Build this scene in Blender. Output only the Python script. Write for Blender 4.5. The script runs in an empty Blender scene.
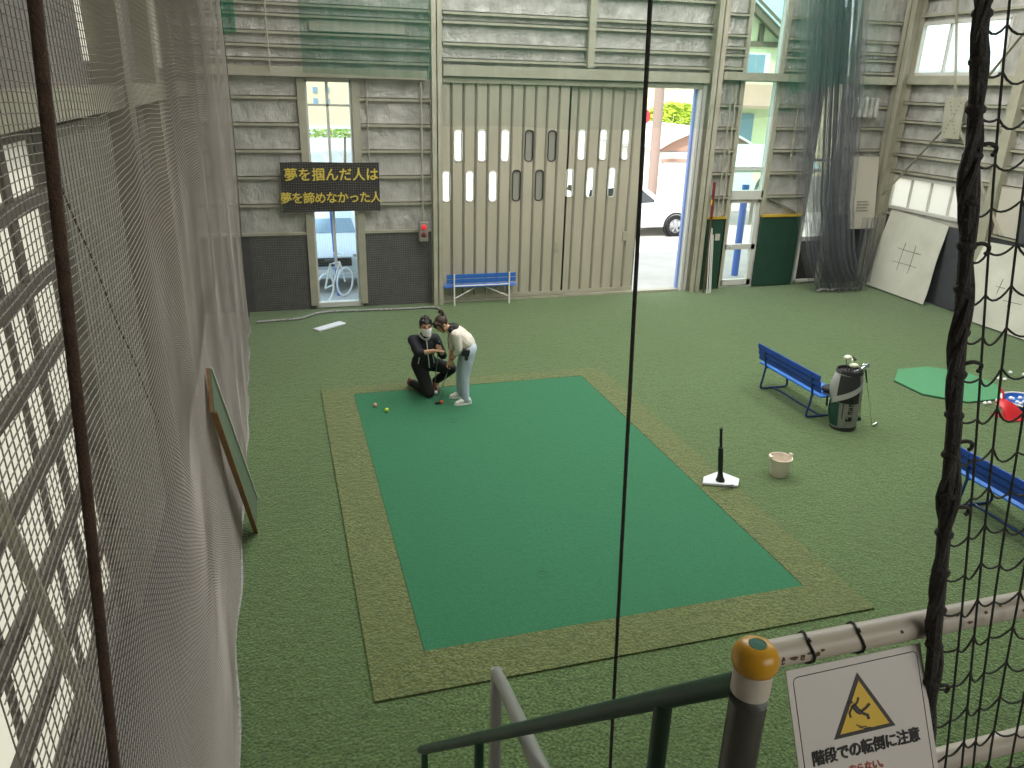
import bpy, bmesh, math, random
from mathutils import Vector, Matrix
random.seed(7)
S = bpy.context.scene
C = S.collection
PI = math.pi

# ------------------------------------------------------------------ camera, world, sun, lights, exposure
FPX, YAW, PITCH, ROLL, CAMH = 778.84, 0.294416, 0.367388, -0.026817, 4.4
def cam_axes():
    cy, sy = math.cos(YAW), math.sin(YAW)
    fwd = Vector((sy*math.cos(PITCH), cy*math.cos(PITCH), -math.sin(PITCH)))
    r = Vector((cy, -sy, 0)); d = fwd.cross(r)
    c, s = math.cos(ROLL), math.sin(ROLL)
    return c*r + s*d, -s*r + c*d, fwd
_r, _d, _f = cam_axes()
cd = bpy.data.cameras.new('camera'); cam = bpy.data.objects.new('camera', cd); C.objects.link(cam)
cd.sensor_fit = 'HORIZONTAL'; cd.sensor_width = 36.0; cd.lens = FPX*36/1024
cd.clip_start = 0.02; cd.clip_end = 400
mw = Matrix.Identity(4)
for i in range(3):
    mw[i][0] = _r[i]; mw[i][1] = -_d[i]; mw[i][2] = -_f[i]
mw[2][3] = CAMH
cam.matrix_world = mw
S.camera = cam
S.view_settings.view_transform = 'Standard'; S.view_settings.look = 'None'
S.view_settings.gamma = 1; S.view_settings.use_curve_mapping = False
S.view_settings.exposure = 0.0
w = bpy.data.worlds.new('sky'); S.world = w; w.use_nodes = True
bg = w.node_tree.nodes['Background']; bg.inputs[0].default_value = (0.86, 0.94, 1.0, 1); bg.inputs[1].default_value = 2.9
sl = bpy.data.lights.new('sun', 'SUN'); so = bpy.data.objects.new('sun', sl); C.objects.link(so)
sl.energy = 6.5; sl.angle = 0.05; sl.color = (1, 0.96, 0.9); so.rotation_euler = (math.radians(36), 0, math.radians(-40))
def area(name, loc, sx, sy, power, rot=(0, 0, 0), col=(1, .98, .95)):
    l = bpy.data.lights.new(name, 'AREA'); l.shape = 'RECTANGLE'; l.size = sx; l.size_y = sy; l.energy = power; l.color = col
    o = bpy.data.objects.new(name, l); C.objects.link(o); o.location = loc; o.rotation_euler = rot
    return o
ROOF = 8.2; YF_ = -3.0
SKYL = [(2.6, 10.2), (6.6, 10.2), (10.6, 10.2)]
for sx_, sy_ in SKYL:
    area('skylight_daylight', (sx_, sy_, ROOF-.06), 1.5, 10.4, 470)
area('rear_fill', (4.5, YF_+.05, 5.6), 6.0, 2.2, 130, (PI/2, 0, 0))  # fill lamp added behind the camera to brighten rail and sign

# ------------------------------------------------------------------ materials
def lin(h):
    h = h.lstrip('#'); out = []
    for i in (0, 2, 4):
        c = int(h[i:i+2], 16)/255
        out.append(c/12.92 if c <= .04045 else ((c+.055)/1.055)**2.4)
    return (*out, 1)
MATS = {}
def mat(name, col, rough=.6, metal=0, var=None, vscale=8, bump=None, bscale=40, emit=None, spec=.5, bdist=.01, stretch=None, detail=4):
    if name in MATS: return MATS[name]
    m = bpy.data.materials.new(name); m.use_nodes = True; nt = m.node_tree; n = nt.nodes; L = nt.links
    b = n['Principled BSDF']; c = lin(col) if isinstance(col, str) else (*col, 1)
    b.inputs['Base Color'].default_value = c; b.inputs['Roughness'].default_value = rough; b.inputs['Metallic'].default_value = metal
    b.inputs['Specular IOR Level'].default_value = spec
    tc = n.new('ShaderNodeTexCoord'); src = tc.outputs['Object']
    if stretch:
        mp = n.new('ShaderNodeMapping'); mp.inputs['Scale'].default_value = stretch; L.new(src, mp.inputs['Vector']); src = mp.outputs['Vector']
    if var:
        t = n.new('ShaderNodeTexNoise'); t.inputs['Scale'].default_value = vscale; t.inputs['Detail'].default_value = detail; L.new(src, t.inputs['Vector'])
        r = n.new('ShaderNodeMapRange'); r.inputs[1].default_value = .3; r.inputs[2].default_value = .7; L.new(t.outputs['Fac'], r.inputs[0])
        mx = n.new('ShaderNodeMix'); mx.data_type = 'RGBA'; mx.inputs[6].default_value = c; mx.inputs[7].default_value = lin(var)
        L.new(r.outputs[0], mx.inputs[0]); L.new(mx.outputs[2], b.inputs['Base Color'])
    if bump:
        t = n.new('ShaderNodeTexNoise'); t.inputs['Scale'].default_value = bscale; t.inputs['Detail'].default_value = 5; L.new(src, t.inputs['Vector'])
        bp = n.new('ShaderNodeBump'); bp.inputs['Strength'].default_value = bump; bp.inputs['Distance'].default_value = bdist
        L.new(t.outputs['Fac'], bp.inputs['Height']); L.new(bp.outputs[0], b.inputs['Normal'])
    if emit:
        b.inputs['Emission Color'].default_value = c; b.inputs['Emission Strength'].default_value = emit
    MATS[name] = m
    return m
def turf(name, c1, c2, c3, fine=130, bump=.9, big=.55, sheen=.35):
    """cut-pile carpet: fine speckle of two fibre colours over slow patches of wear"""
    m = bpy.data.materials.new(name); m.use_nodes = True; nt = m.node_tree; n = nt.nodes; L = nt.links
    b = n['Principled BSDF']; b.inputs['Roughness'].default_value = .85; b.inputs['Specular IOR Level'].default_value = .25
    b.inputs['Sheen Weight'].default_value = sheen; b.inputs['Sheen Roughness'].default_value = .5; b.inputs['Sheen Tint'].default_value = (.9, 1, .8, 1)
    tc = n.new('ShaderNodeTexCoord')
    def noise(sc, det=3):
        t = n.new('ShaderNodeTexNoise'); t.inputs['Scale'].default_value = sc; t.inputs['Detail'].default_value = det; L.new(tc.outputs['Object'], t.inputs['Vector']); return t
    def mix(fac, a, bb):
        mx = n.new('ShaderNodeMix'); mx.data_type = 'RGBA'; L.new(fac, mx.inputs[0])
        for k, v in ((6, a), (7, bb)):
            if isinstance(v, str): mx.inputs[k].default_value = lin(v)
            else: L.new(v, mx.inputs[k])
        return mx.outputs[2]
    def rng(o, a, bb):
        r = n.new('ShaderNodeMapRange'); r.inputs[1].default_value = a; r.inputs[2].default_value = bb; L.new(o, r.inputs[0]); return r.outputs[0]
    f = noise(fine, 2); g = noise(fine*.31, 3); h = noise(big, 5)
    col = mix(rng(f.outputs['Fac'], .35, .65), c1, c2)
    k = n.new('ShaderNodeMath'); k.operation = 'MULTIPLY'; L.new(rng(h.outputs['Fac'], .4, .66), k.inputs[0]); k.inputs[1].default_value = .55
    col = mix(k.outputs[0], col, c3)
    k2 = n.new('ShaderNodeMath'); k2.operation = 'MULTIPLY'; L.new(rng(g.outputs['Fac'], .5, .72), k2.inputs[0]); k2.inputs[1].default_value = .5
    col = mix(k2.outputs[0], col, c1)
    L.new(col, b.inputs['Base Color'])
    ad = n.new('ShaderNodeMath'); ad.operation = 'ADD'; L.new(f.outputs['Fac'], ad.inputs[0]); L.new(g.outputs['Fac'], ad.inputs[1])
    bp = n.new('ShaderNodeBump'); bp.inputs['Strength'].default_value = bump; bp.inputs['Distance'].default_value = .02
    L.new(ad.outputs[0], bp.inputs['Height']); L.new(bp.outputs[0], b.inputs['Normal'])
    MATS[name] = m; return m
def glass(name, tint, refl=.06, haze=0, hazecol='#ffffff'):
    m = bpy.data.materials.new(name); m.use_nodes = True; nt = m.node_tree; n = nt.nodes; L = nt.links
    n.remove(n['Principled BSDF']); o = n['Material Output']
    t = n.new('ShaderNodeBsdfTransparent'); t.inputs[0].default_value = lin(tint)
    g = n.new('ShaderNodeBsdfGlossy'); g.inputs['Roughness'].default_value = .03
    mx = n.new('ShaderNodeMixShader'); mx.inputs[0].default_value = refl; L.new(t.outputs[0], mx.inputs[1]); L.new(g.outputs[0], mx.inputs[2])
    last = mx
    if haze:
        tr = n.new('ShaderNodeBsdfTranslucent'); tr.inputs[0].default_value = lin(hazecol)
        m2 = n.new('ShaderNodeMixShader'); m2.inputs[0].default_value = haze; L.new(mx.outputs[0], m2.inputs[1]); L.new(tr.outputs[0], m2.inputs[2]); last = m2
    L.new(last.outputs[0], o.inputs[0]); MATS[name] = m; return m
def veil(name, col, cover, var=.25, scale=(6, 6, .6), trans=.4):
    """cloth of a net too fine to draw thread by thread: part open, part thread"""
    m = bpy.data.materials.new(name); m.use_nodes = True; nt = m.node_tree; n = nt.nodes; L = nt.links
    n.remove(n['Principled BSDF']); o = n['Material Output']
    t = n.new('ShaderNodeBsdfTransparent'); d = n.new('ShaderNodeBsdfDiffuse'); d.inputs[0].default_value = lin(col)
    tl = n.new('ShaderNodeBsdfTranslucent'); tl.inputs[0].default_value = lin(col)
    dm = n.new('ShaderNodeMixShader'); dm.inputs[0].default_value = trans; L.new(d.outputs[0], dm.inputs[1]); L.new(tl.outputs[0], dm.inputs[2])
    tc = n.new('ShaderNodeTexCoord'); mp = n.new('ShaderNodeMapping'); mp.inputs['Scale'].default_value = scale; L.new(tc.outputs['Object'], mp.inputs[0])
    tx = n.new('ShaderNodeTexNoise'); tx.inputs['Scale'].default_value = 2; tx.inputs['Detail'].default_value = 4; L.new(mp.outputs[0], tx.inputs['Vector'])
    r = n.new('ShaderNodeMapRange'); r.inputs[1].default_value = .3; r.inputs[2].default_value = .7
    r.inputs[3].default_value = max(0, cover-var); r.inputs[4].default_value = min(1, cover+var); L.new(tx.outputs['Fac'], r.inputs[0])
    mx = n.new('ShaderNodeMixShader'); L.new(r.outputs[0], mx.inputs[0]); L.new(t.outputs[0], mx.inputs[1]); L.new(dm.outputs[0], mx.inputs[2])
    L.new(mx.outputs[0], o.inputs[0]); MATS[name] = m; return m

turf('turf', '#31431f', '#5f7a45', '#465c33', fine=42)
turf('turf_border', '#414b25', '#6f7943', '#566136', fine=42, bump=1.0, big=1.2)
turf('green_felt', '#23603e', '#2f7250', '#286746', fine=60, bump=.3, big=1.6, sheen=.12)
turf('mat_green', '#3a8558', '#449062', '#3e8a5c', fine=160, bump=.3, big=2)
mat('foil', '#c4c2ba', .45, .2, var='#a09e96', vscale=3, bump=1.0, bscale=4.5, bdist=.08, stretch=(1, 1, .7))
mat('steel_cream', '#a8a592', .55, var='#97947f', vscale=3)
mat('steel_grey', '#8a887d', .55, var='#787568', vscale=4)
mat('steel_door', '#b0aa96', .5, var='#a49e8b', vscale=2.5, stretch=(1, 1, .25))
mat('kick_dark', '#4f4e4c', .8, var='#454442', vscale=5)
mat('kick_blue_grey', '#46494c', .8, var='#3d4043', vscale=5)
mat('kick_green', '#1f4433', .6, var='#1b3c2d', vscale=4)
mat('yellow_trim', '#c2a23a', .5)
mat('wall_white', '#807b74', .7, var='#736f69', vscale=2)
mat('roof_sheet', '#b9b8b0', .6)
mat('skylight', (.9, .95, 1), .5, emit=1.5)
mat('frame_alu', '#a7a69b', .4, .3)
mat('frame_white', '#c8c7be', .4)
glass('glass_clear', '#f3f8f6', .05)
glass('glass_green', '#e2f5f0', .04)
glass('glass_blue', '#e4eff6', .03)
glass('glass_dark', '#55605c', .1)
glass('glass_frost', '#bfc4c0', .02, .9, '#bfbcb2')
glass('glass_pale', '#bfc4c0', .02, .9, '#f4f4f0')
mat('girt_shaded', '#5f5950', .7)  # left wall steel seen against the light, its shade put into the colour
mat('net_thread', '#908a82', .8)
mat('net_thread_dim', '#8f8d86', .8)
mat('rope_black', '#2a2724', .85, var='#3b3833', vscale=60, bump=.5, bscale=250)
mat('rope_brown', '#3b2a20', .85, var='#4d3a2c', vscale=40, bump=.5, bscale=220)
mat('cord_dark', '#2b2d25', .8)
mat('hem_white', '#a9a9a5', .8, var='#6f6f6b', vscale=30)
veil('green_net', '#1f7a60', .32, .06, trans=.5)
veil('green_net_mid', '#1f7a60', .2, .05, trans=.5)
mat('blue_hazed', '#8098d0', .5)  # doorway strip, with haze mixed into its blue
veil('green_net_thin', '#2d8068', .13, .03, trans=.5)
mat('slot_panel', '#8d8b80', .6)
veil('green_net_dense', '#157a5c', .62, .10, trans=.5)
veil('grey_net', '#85878b', .30, .18, (9, 9, .5))
mat('blue_paint', '#1d49a8', .3, var='#1a4095', vscale=6)
mat('blue_back', '#2c62ae', .4)
mat('blue_sheen', '#4a86dc', .3, var='#3d78d0', vscale=6)  # bench seats, reflected light put into the lighter blue
mat('blue_tube', '#24406f', .35)
mat('white_paint', '#d8d7d0', .4)
mat('white_plain', '#e8e7e2', .5)
mat('sign_black', '#25221f', .8, var='#2e2b27', vscale=6)
mat('sign_yellow', '#d6c04a', .6)
mat('canvas', '#cfcebf', .85, var='#c4c3b3', vscale=2.5, bump=.35, bscale=3, bdist=.06)
mat('ink', '#2a2a28', .7)
mat('ink_red', '#b5523a', .7)
mat('sign_white', '#cfc9c2', .45)
mat('warn_yellow', '#d9b32a', .45)
mat('warn_black', '#1e1a14', .5)
mat('cap_yellow', '#cf9a22', .3, var='#c59120', vscale=14)
mat('cap_green', '#0d6248', .5, spec=.2)
mat('pipe_white', '#c4bcae', .45, var='#b7ae9e', vscale=14)
mat('rust', '#5c4630', .8)
mat('post_grey', '#5d5d56', .4, .3, var='#4b4b45', vscale=6)
mat('pipe_green', '#17452a', .5, var='#113621', vscale=10)
mat('pipe_grey', '#9c9a98', .35, .4)
mat('tie_black', '#151515', .5)
mat('wood_edge', '#8a6238', .7, var='#74512d', vscale=20)
mat('board_green', '#5a6a55', .7, var='#51614d', vscale=4)
mat('black', '#161616', .6)
mat('rubber_black', '#1b1b1b', .5)
mat('plate_white', '#d9dde0', .4)
mat('bucket_cream', '#e6dccc', .35, var='#ddd0be', vscale=8)
mat('ball_white', '#eeeeea', .35)
mat('ball_yellow', '#c9dd3a', .35)
mat('ball_red', '#cf4a34', .35)
mat('ball_pink', '#e0a48c', .35)
mat('red_plastic', '#c8242b', .35)
mat('blue_plastic', '#2a66b8', .35)
mat('red_lamp', '#d8323a', .35, emit=.5)
mat('box_cream', '#bdb7a8', .5)
mat('skin', '#c89a7c', .55)
mat('hair_black', '#17130f', .5, bump=.6, bscale=90)
mat('hair_brown', '#3a281c', .5, bump=.6, bscale=90)
mat('jacket', '#0f1118', .8, var='#14161d', vscale=12)
mat('trousers_black', '#131416', .8)
mat('sweater', '#e4dccf', .85, var='#d6cdbe', vscale=14, bump=.4, bscale=60)
mat('jeans', '#bcc6d0', .8, var='#a6b2be', vscale=9)
mat('shoe_white', '#dedcd6', .5)
mat('shoe_red', '#6d1f22', .5)
mat('mask_white', '#eceae6', .7)
mat('chrome', '#c9ccd0', .25, .9)
mat('shaft', '#9fa3a4', .3, .8)
mat('club_cream', '#d5d8bd', .4)
mat('shaft_yellow', '#b9c47a', .4)
mat('bag_grey', '#8b8c86', .6, var='#7d7e78', vscale=10)
mat('bag_dark', '#2a2c2b', .7)
mat('bag_green', '#1f4a3d', .6)
mat('bag_light', '#a7a8a4', .6)
mat('eye', '#120e0b', .3)
mat('lips', '#a8685a', .5)
# outdoors
mat('concrete', '#b9b7b1', .9, var='#aaa8a2', vscale=1.2)
mat('asphalt', '#8f8f8f', .9, var='#858585', vscale=1.5)
mat('car_white', '#e6e8ea', .2)
mat('car_silver', '#cfd6da', .25, .2)
mat('tyre', '#1c1c1d', .8)
mat('house_yellow', '#e2dfb4', .8)
mat('house_beige', '#d9c79c', .8)
mat('house_white', '#e4e2dc', .8)
mat('house_brown', '#a4674e', .8)
mat('timber', '#6b5a4a', .8)
mat('roof_tile', '#c0c8ce', .7, var='#adb6bd', vscale=5)
mat('roof_pink', '#b58f7e', .8)
mat('shutter', '#7f97a6', .5)
mat('leaf', '#8fae2c', .7, var='#c6d23c', vscale=3)
mat('leaf_dark', '#a3b85c', .7)
mat('pole_brown', '#9a857a', .8)
mat('carport', '#b9d6d6', .4)
mat('blue_pole', '#4f74c8', .4)
mat('red_sign', '#c23a46', .5)
mat('concrete_wall', '#b3b5ae', .9, var='#a3a59d', vscale=2)

# ------------------------------------------------------------------ mesh helpers
def frame_of(d):
    d = d.normalized(); a = Vector((0, 0, 1)) if abs(d.z) < .9 else Vector((1, 0, 0))
    u = d.cross(a).normalized(); return u, d.cross(u).normalized()
class MB:
    def __init__(s): s.v = []; s.f = []
    def add(s, vs, fs):
        o = len(s.v); s.v += [tuple(x) for x in vs]; s.f += [tuple(i+o for i in f) for f in fs]; return s
    def box(s, x0, x1, y0, y1, z0, z1):
        vs = [(x, y, z) for x in (x0, x1) for y in (y0, y1) for z in (z0, z1)]
        return s.add(vs, [(0, 1, 3, 2), (4, 6, 7, 5), (0, 4, 5, 1), (2, 3, 7, 6), (0, 2, 6, 4), (1, 5, 7, 3)])
    def obox(s, c, size, rot=None):
        h = [a/2 for a in size]; R = rot or Matrix.Identity(3); c = Vector(c)
        vs = [c + R @ Vector((x*h[0], y*h[1], z*h[2])) for x in (-1, 1) for y in (-1, 1) for z in (-1, 1)]
        return s.add(vs, [(0, 1, 3, 2), (4, 6, 7, 5), (0, 4, 5, 1), (2, 3, 7, 6), (0, 2, 6, 4), (1, 5, 7, 3)])
    def bar(s, a, b, wd, th, up=(0, 0, 1)):
        a, b = Vector(a), Vector(b); d = (b-a); L = d.length; d.normalize(); up = Vector(up)
        sd = d.cross(up).normalized(); u2 = sd.cross(d)
        R = Matrix((sd, d, u2)).transposed(); return s.obox((a+b)/2, (wd, L, th), R)
    def tube(s, pts, r, n=8, caps=True):
        pts = [Vector(p) for p in pts]; rs = r if isinstance(r, (list, tuple)) else [r]*len(pts)
        vs = []; fs = []; u = None
        for i, p in enumerate(pts):
            d = pts[min(i+1, len(pts)-1)] - pts[max(i-1, 0)]
            if d.length < 1e-9: d = Vector((0, 0, 1))
            d.normalize()
            if u is None: u, v = frame_of(d)
            else:
                u = (u - d*u.dot(d))
                if u.length < 1e-6: u, v = frame_of(d)
                u.normalize(); v = d.cross(u)
            for k in range(n):
                t = 2*PI*k/n; vs.append(p + (u*math.cos(t) + v*math.sin(t))*rs[i])
        for i in range(len(pts)-1):
            for k in range(n):
                a = i*n+k; b = i*n+(k+1) % n; fs.append((a, b, b+n, a+n))
        if caps: fs += [tuple(range(n-1, -1, -1)), tuple(range((len(pts)-1)*n, len(pts)*n))]
        return s.add(vs, fs)
    def lathe(s, prof, c=(0, 0, 0), n=20, sx=1, sy=1, R=None):
        c = Vector(c); vs = []; fs = []; R = R or Matrix.Identity(3)
        for r, z in prof:
            for k in range(n):
                t = 2*PI*k/n; vs.append(c + R @ Vector((r*math.cos(t)*sx, r*math.sin(t)*sy, z)))
        for i in range(len(prof)-1):
            for k in range(n):
                a = i*n+k; b = i*n+(k+1) % n; fs.append((a, b, b+n, a+n))
        if prof[0] != prof[-1]: fs += [tuple(range(n-1, -1, -1)), tuple(range((len(prof)-1)*n, len(prof)*n))]   # a closed profile is a ring: no end caps
        return s.add(vs, fs)
    def ell(s, c, r, R=None, n=16, m=10):
        prof = [(math.sin(PI*i/m), -math.cos(PI*i/m)) for i in range(m+1)]
        prof[0] = (.02, -1); prof[-1] = (.02, 1)
        R = R or Matrix.Identity(3); D = Matrix.Diagonal(Vector(r)); return s.lathe(prof, c, n, R=R @ D)
    def cap(s, a, b, r0, r1, n=12):
        a, b = Vector(a), Vector(b); d = (b-a).normalized(); pts = []; rs = []
        for t in (0, 30, 60): pts.append(a - d*r0*math.cos(math.radians(t))); rs.append(max(.001, r0*math.sin(math.radians(t))))
        pts.append(a); rs.append(r0); pts.append(b); rs.append(r1)
        for t in (60, 30, 0): pts.append(b + d*r1*math.cos(math.radians(t))); rs.append(max(.001, r1*math.sin(math.radians(t))))
        return s.tube(pts, rs, n)
    def prism(s, poly, axis, a, b):
        """poly in the two other axes, extruded along axis from a to b"""
        def P(p, t):
            return {0: (t, p[0], p[1]), 1: (p[0], t, p[1]), 2: (p[0], p[1], t)}[axis]
        n = len(poly); vs = [P(p, a) for p in poly] + [P(p, b) for p in poly]
        fs = [tuple(range(n)), tuple(range(2*n-1, n-1, -1))] + [(i, i+n, (i+1) % n+n, (i+1) % n) for i in range(n)]
        return s.add(vs, fs)
    def grid(s, fn, nu, nv, thick=None):
        vs = [fn(i/nu, j/nv) for i in range(nu+1) for j in range(nv+1)]
        fs = [(i*(nv+1)+j, (i+1)*(nv+1)+j, (i+1)*(nv+1)+j+1, i*(nv+1)+j+1) for i in range(nu) for j in range(nv)]
        s.add(vs, fs)
        if thick:
            t = Vector(thick); o = len(s.v)
            s.add([Vector(v)+t for v in vs], [tuple(reversed(f)) for f in fs])
            a = o-len(vs); N = nv+1
            rim = [(i*N) for i in range(nu+1)] + [nu*N+j for j in range(1, nv+1)] + [i*N+nv for i in range(nu-1, -1, -1)] + [j for j in range(nv-1, 0, -1)]
            s.f += [(a+rim[k], o+rim[k], o+rim[(k+1) % len(rim)], a+rim[(k+1) % len(rim)]) for k in range(len(rim))]
        return s
    def xf(s, M):
        s.v = [tuple(M @ Vector(v)) for v in s.v]; return s
    def build(s, name, m, parent=None, smooth=False, bevel=0, voxel=0, smoothit=4, local=False, sub=0):
        me = bpy.data.meshes.new(name); me.from_pydata(s.v, [], s.f); me.update()
        bm = bmesh.new(); bm.from_mesh(me); bmesh.ops.recalc_face_normals(bm, faces=bm.faces); bm.to_mesh(me); bm.free()
        if voxel or bevel or sub:
            t = bpy.data.objects.new('tmp', me); C.objects.link(t)
            if voxel:
                md = t.modifiers.new('r', 'REMESH'); md.mode = 'VOXEL'; md.voxel_size = voxel
                if smoothit:
                    md = t.modifiers.new('s', 'SMOOTH'); md.factor = .5; md.iterations = smoothit
            if bevel:
                md = t.modifiers.new('b', 'BEVEL'); md.width = bevel; md.segments = 2; md.limit_method = 'ANGLE'; md.angle_limit = .7
            if sub:
                md = t.modifiers.new('u', 'SUBSURF'); md.levels = sub; md.render_levels = sub
            dg = bpy.context.evaluated_depsgraph_get(); m2 = bpy.data.meshes.new_from_object(t.evaluated_get(dg))
            bpy.data.objects.remove(t); bpy.data.meshes.remove(me); me = m2; me.name = name
        if smooth:
            for p in me.polygons: p.use_smooth = True
            try: me.set_sharp_from_angle(angle=.75)
            except Exception: pass
        me.materials.clear(); me.materials.append(MATS[m])
        o = bpy.data.objects.new(name, me); C.objects.link(o)
        if parent is not None:
            o.parent = parent
            if not local:
                off = world_of(parent); me.transform(Matrix.Translation(-off))
        elif not local:
            xs = [v.co for v in me.vertices]
            lo = [min(c[i] for c in xs) for i in range(3)]; hi = [max(c[i] for c in xs) for i in range(3)]
            off = Vector(((lo[0]+hi[0])/2, (lo[1]+hi[1])/2, lo[2])); me.transform(Matrix.Translation(-off)); o.location = off
        return o
def world_of(o):
    l = Vector(o.location)
    while o.parent: o = o.parent; l += Vector(o.location)
    return l
def tag(o, label, cat, group=None, kind=None):
    o['label'] = label; o['category'] = cat
    if group: o['group'] = group
    if kind: o['kind'] = kind
    return o
def struct(o): o['kind'] = 'structure'; return o
def thing(name, label, cat, loc=(0, 0, 0), rz=0, group=None):
    o = bpy.data.objects.new(name, None); C.objects.link(o); o.location = loc; o.rotation_euler = (0, 0, rz); o.empty_display_size = .1
    return tag(o, label, cat, group)
def copy_tree(o, parent=None):
    c = o.copy(); C.objects.link(c); c.parent = parent
    for ch in list(o.children): copy_tree(ch, c)
    return c
def text(body, size, m, name, parent, M, thick=.001, align='CENTER', spacing=1.0, bold=0, fat=0):
    """lettering as a mesh; M places the text plane (x right, y up, z towards reader)"""
    cu = bpy.data.curves.new('t', 'FONT'); cu.body = body; cu.size = size; cu.align_x = align; cu.align_y = 'CENTER'; cu.extrude = thick; cu.space_character = spacing; cu.offset = bold
    t = bpy.data.objects.new('tmp', cu); C.objects.link(t)
    dg = bpy.context.evaluated_depsgraph_get(); me = bpy.data.meshes.new_from_object(t.evaluated_get(dg)); bpy.data.objects.remove(t)
    if fat:                                                   # heavier strokes: the same outlines struck again a hair aside
        bm = bmesh.new()
        for q, (dx, dy) in enumerate(((0, 0), (fat, 0), (-fat, 0), (0, fat), (0, -fat))):
            m2 = me.copy(); m2.transform(Matrix.Translation((dx, dy, q*thick*.35))); bm.from_mesh(m2); bpy.data.meshes.remove(m2)
        bm.to_mesh(me); bm.free()
    me.transform(M); me.materials.clear(); me.materials.append(MATS[m])
    o = bpy.data.objects.new(name, me); C.objects.link(o); o.parent = parent
    me.transform(Matrix.Translation(-world_of(parent)))
    return o
def basis(o, x, y):
    x = Vector(x).normalized(); y = Vector(y); y = (y - x*y.dot(x)).normalized(); z = x.cross(y)
    M = Matrix.Identity(4)
    for i in range(3): M[i][0] = x[i]; M[i][1] = y[i]; M[i][2] = z[i]; M[i][3] = o[i]
    return M
def smoothpath(pts, n=6):
    P = [Vector(p) for p in pts]; out = []
    for i in range(len(P)-1):
        a = P[max(i-1, 0)]; b = P[i]; c = P[i+1]; d = P[min(i+2, len(P)-1)]
        for k in range(n):
            t = k/n; out.append(.5*((2*b) + (c-a)*t + (2*a-5*b+4*c-d)*t*t + (3*b-a-3*c+d)*t**3))
    out.append(P[-1]); return out

# ------------------------------------------------------------------ the hall: floor, walls, roof
XL, XR, YB, YF = -1.55, 14.1, 16.0, -3.0
struct(MB().box(XL, XR, YF, YB, -.12, 0).build('floor', 'turf'))
struct(MB().box(XL, -.70, YF, YB, 0, .012).build('floor_strip', 'kick_dark'))
struct(MB().box(-40, 70, YB+.12, 120, -.22, -.1).build('ground', 'concrete'))
struct(MB().box(-40, XL-.12, -20, YB+.12, -.22, -.1).build('ground', 'concrete'))
struct(MB().box(XR+.12, 70, -20, YB+.12, -.22, -.1).build('ground', 'concrete'))
def wall_with_holes(axis, pos, th, a0, a1, z0, z1, holes):
    """wall in plane axis=pos; holes = (a, b, za, zb) with disjoint a-ranges or stacked"""
    mb = MB(); cuts = sorted({a0, a1, *[h[0] for h in holes], *[h[1] for h in holes]})
    for i in range(len(cuts)-1):
        a, b = cuts[i], cuts[i+1]; mid = (a+b)/2
        hs = sorted([(h[2], h[3]) for h in holes if h[0] < mid < h[1]]); z = z0
        for lo, hi in hs + [(z1, z1)]:
            if lo > z:
                if axis == 1: mb.box(a, b, pos, pos+th, z, lo)
                else: mb.box(pos, pos+th, a, b, z, lo)
            z = hi
    return mb
B_HOLES = [(.66, 1.5, .1, 4.38), (3.22, 8.86, 0, 4.46), (9.9, 10.76, .05, 7.0), (11.95, 12.62, .1, 7.0)]
struct(wall_with_holes(1, YB, .12, XL, XR, 0, ROOF, B_HOLES).build('wall_back', 'foil'))
R_HOLES = [(13.35, 15.72, 4.84, 5.87), (13.35, 15.72, 1.9, 2.6), (10.0, 12.4, 4.84, 5.87)]
struct(wall_with_holes(0, XR, .12, YF, YB, 0, ROOF, R_HOLES).build('wall_right', 'foil'))
L_HOLES = [(1.6, 6.15, .25, 3.98), (9.5, 10.9, .25, 3.98), (3.0, 5.75, 4.45, 6.3), (8.2, 10.6, 4.5, 6.3), (12, 15, 4.5, 6.3)]
struct(wall_with_holes(0, XL-.12, .12, YF, YB, 0, ROOF, L_HOLES).build('wall_left', 'wall_white'))
struct(wall_with_holes(1, YF-.12, .12, XL, XR, 0, ROOF, [(1.5, 7.5, 4.5, 6.7)]).build('wall_front', 'wall_white'))  # rear opening is unseen, added to go with the fill lamp
ceil = MB()
xs = [XL] + [v for c, _ in SKYL for v in (c-.75, c+.75)] + [XR]
for i in range(0, len(xs), 2): ceil.box(xs[i], xs[i+1], YF, YB, ROOF, ROOF+.1)
for c, _ in SKYL: ceil.box(c-.75, c+.75, YF, 5.0, ROOF, ROOF+.1).box(c-.75, c+.75, 15.4, YB, ROOF, ROOF+.1)
struct(ceil.build('ceiling', 'roof_sheet'))
nwin = [0]
def window_no():
    nwin[0] += 1; return 'window_%d' % nwin[0]
for c, _ in SKYL: struct(MB().box(c-.75, c+.75, 5.0, 15.4, ROOF+.02, ROOF+.06).build(window_no(), 'skylight'))
ntrim = [0]
def trim(mb, m, **k):
    ntrim[0] += 1; return struct(mb.build('trim_%d' % ntrim[0], m, **k))
def girt_x(x0, x1, z, h=.055, d=.1, m='steel_cream'):
    mb = MB().box(x0, x1, YB-d, YB, z-.008, z+.008).box(x0, x1, YB-d, YB-d+.012, z-h, z+.008)   # lipped channel, open below
    return trim(mb, m)
for z in (2.13, 2.65, 3.14, 3.62, 4.09):
    girt_x(XL, .52, z); girt_x(1.64, 3.0, z); girt_x(9.34, 9.84, z+.02); girt_x(10.84, 11.84, z+.03); girt_x(12.7, 13.72, z+.05)
for z in (4.74, 4.97, 5.19, 5.48, 5.66, 6.1, 6.5): girt_x(XL, 3.0, z, .05, .12)
trim(MB().box(.8, 2.55, YB-.05, YB, 5.22, 5.42), 'box_cream')
for z in (4.84, 5.12, 5.5, 5.66, 6.1): girt_x(3.26, 9.0, z, .055, .12)
trim(MB().box(6.2, 6.34, YB-.2, YB-.1, 4.74, ROOF), 'steel_cream')
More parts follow.
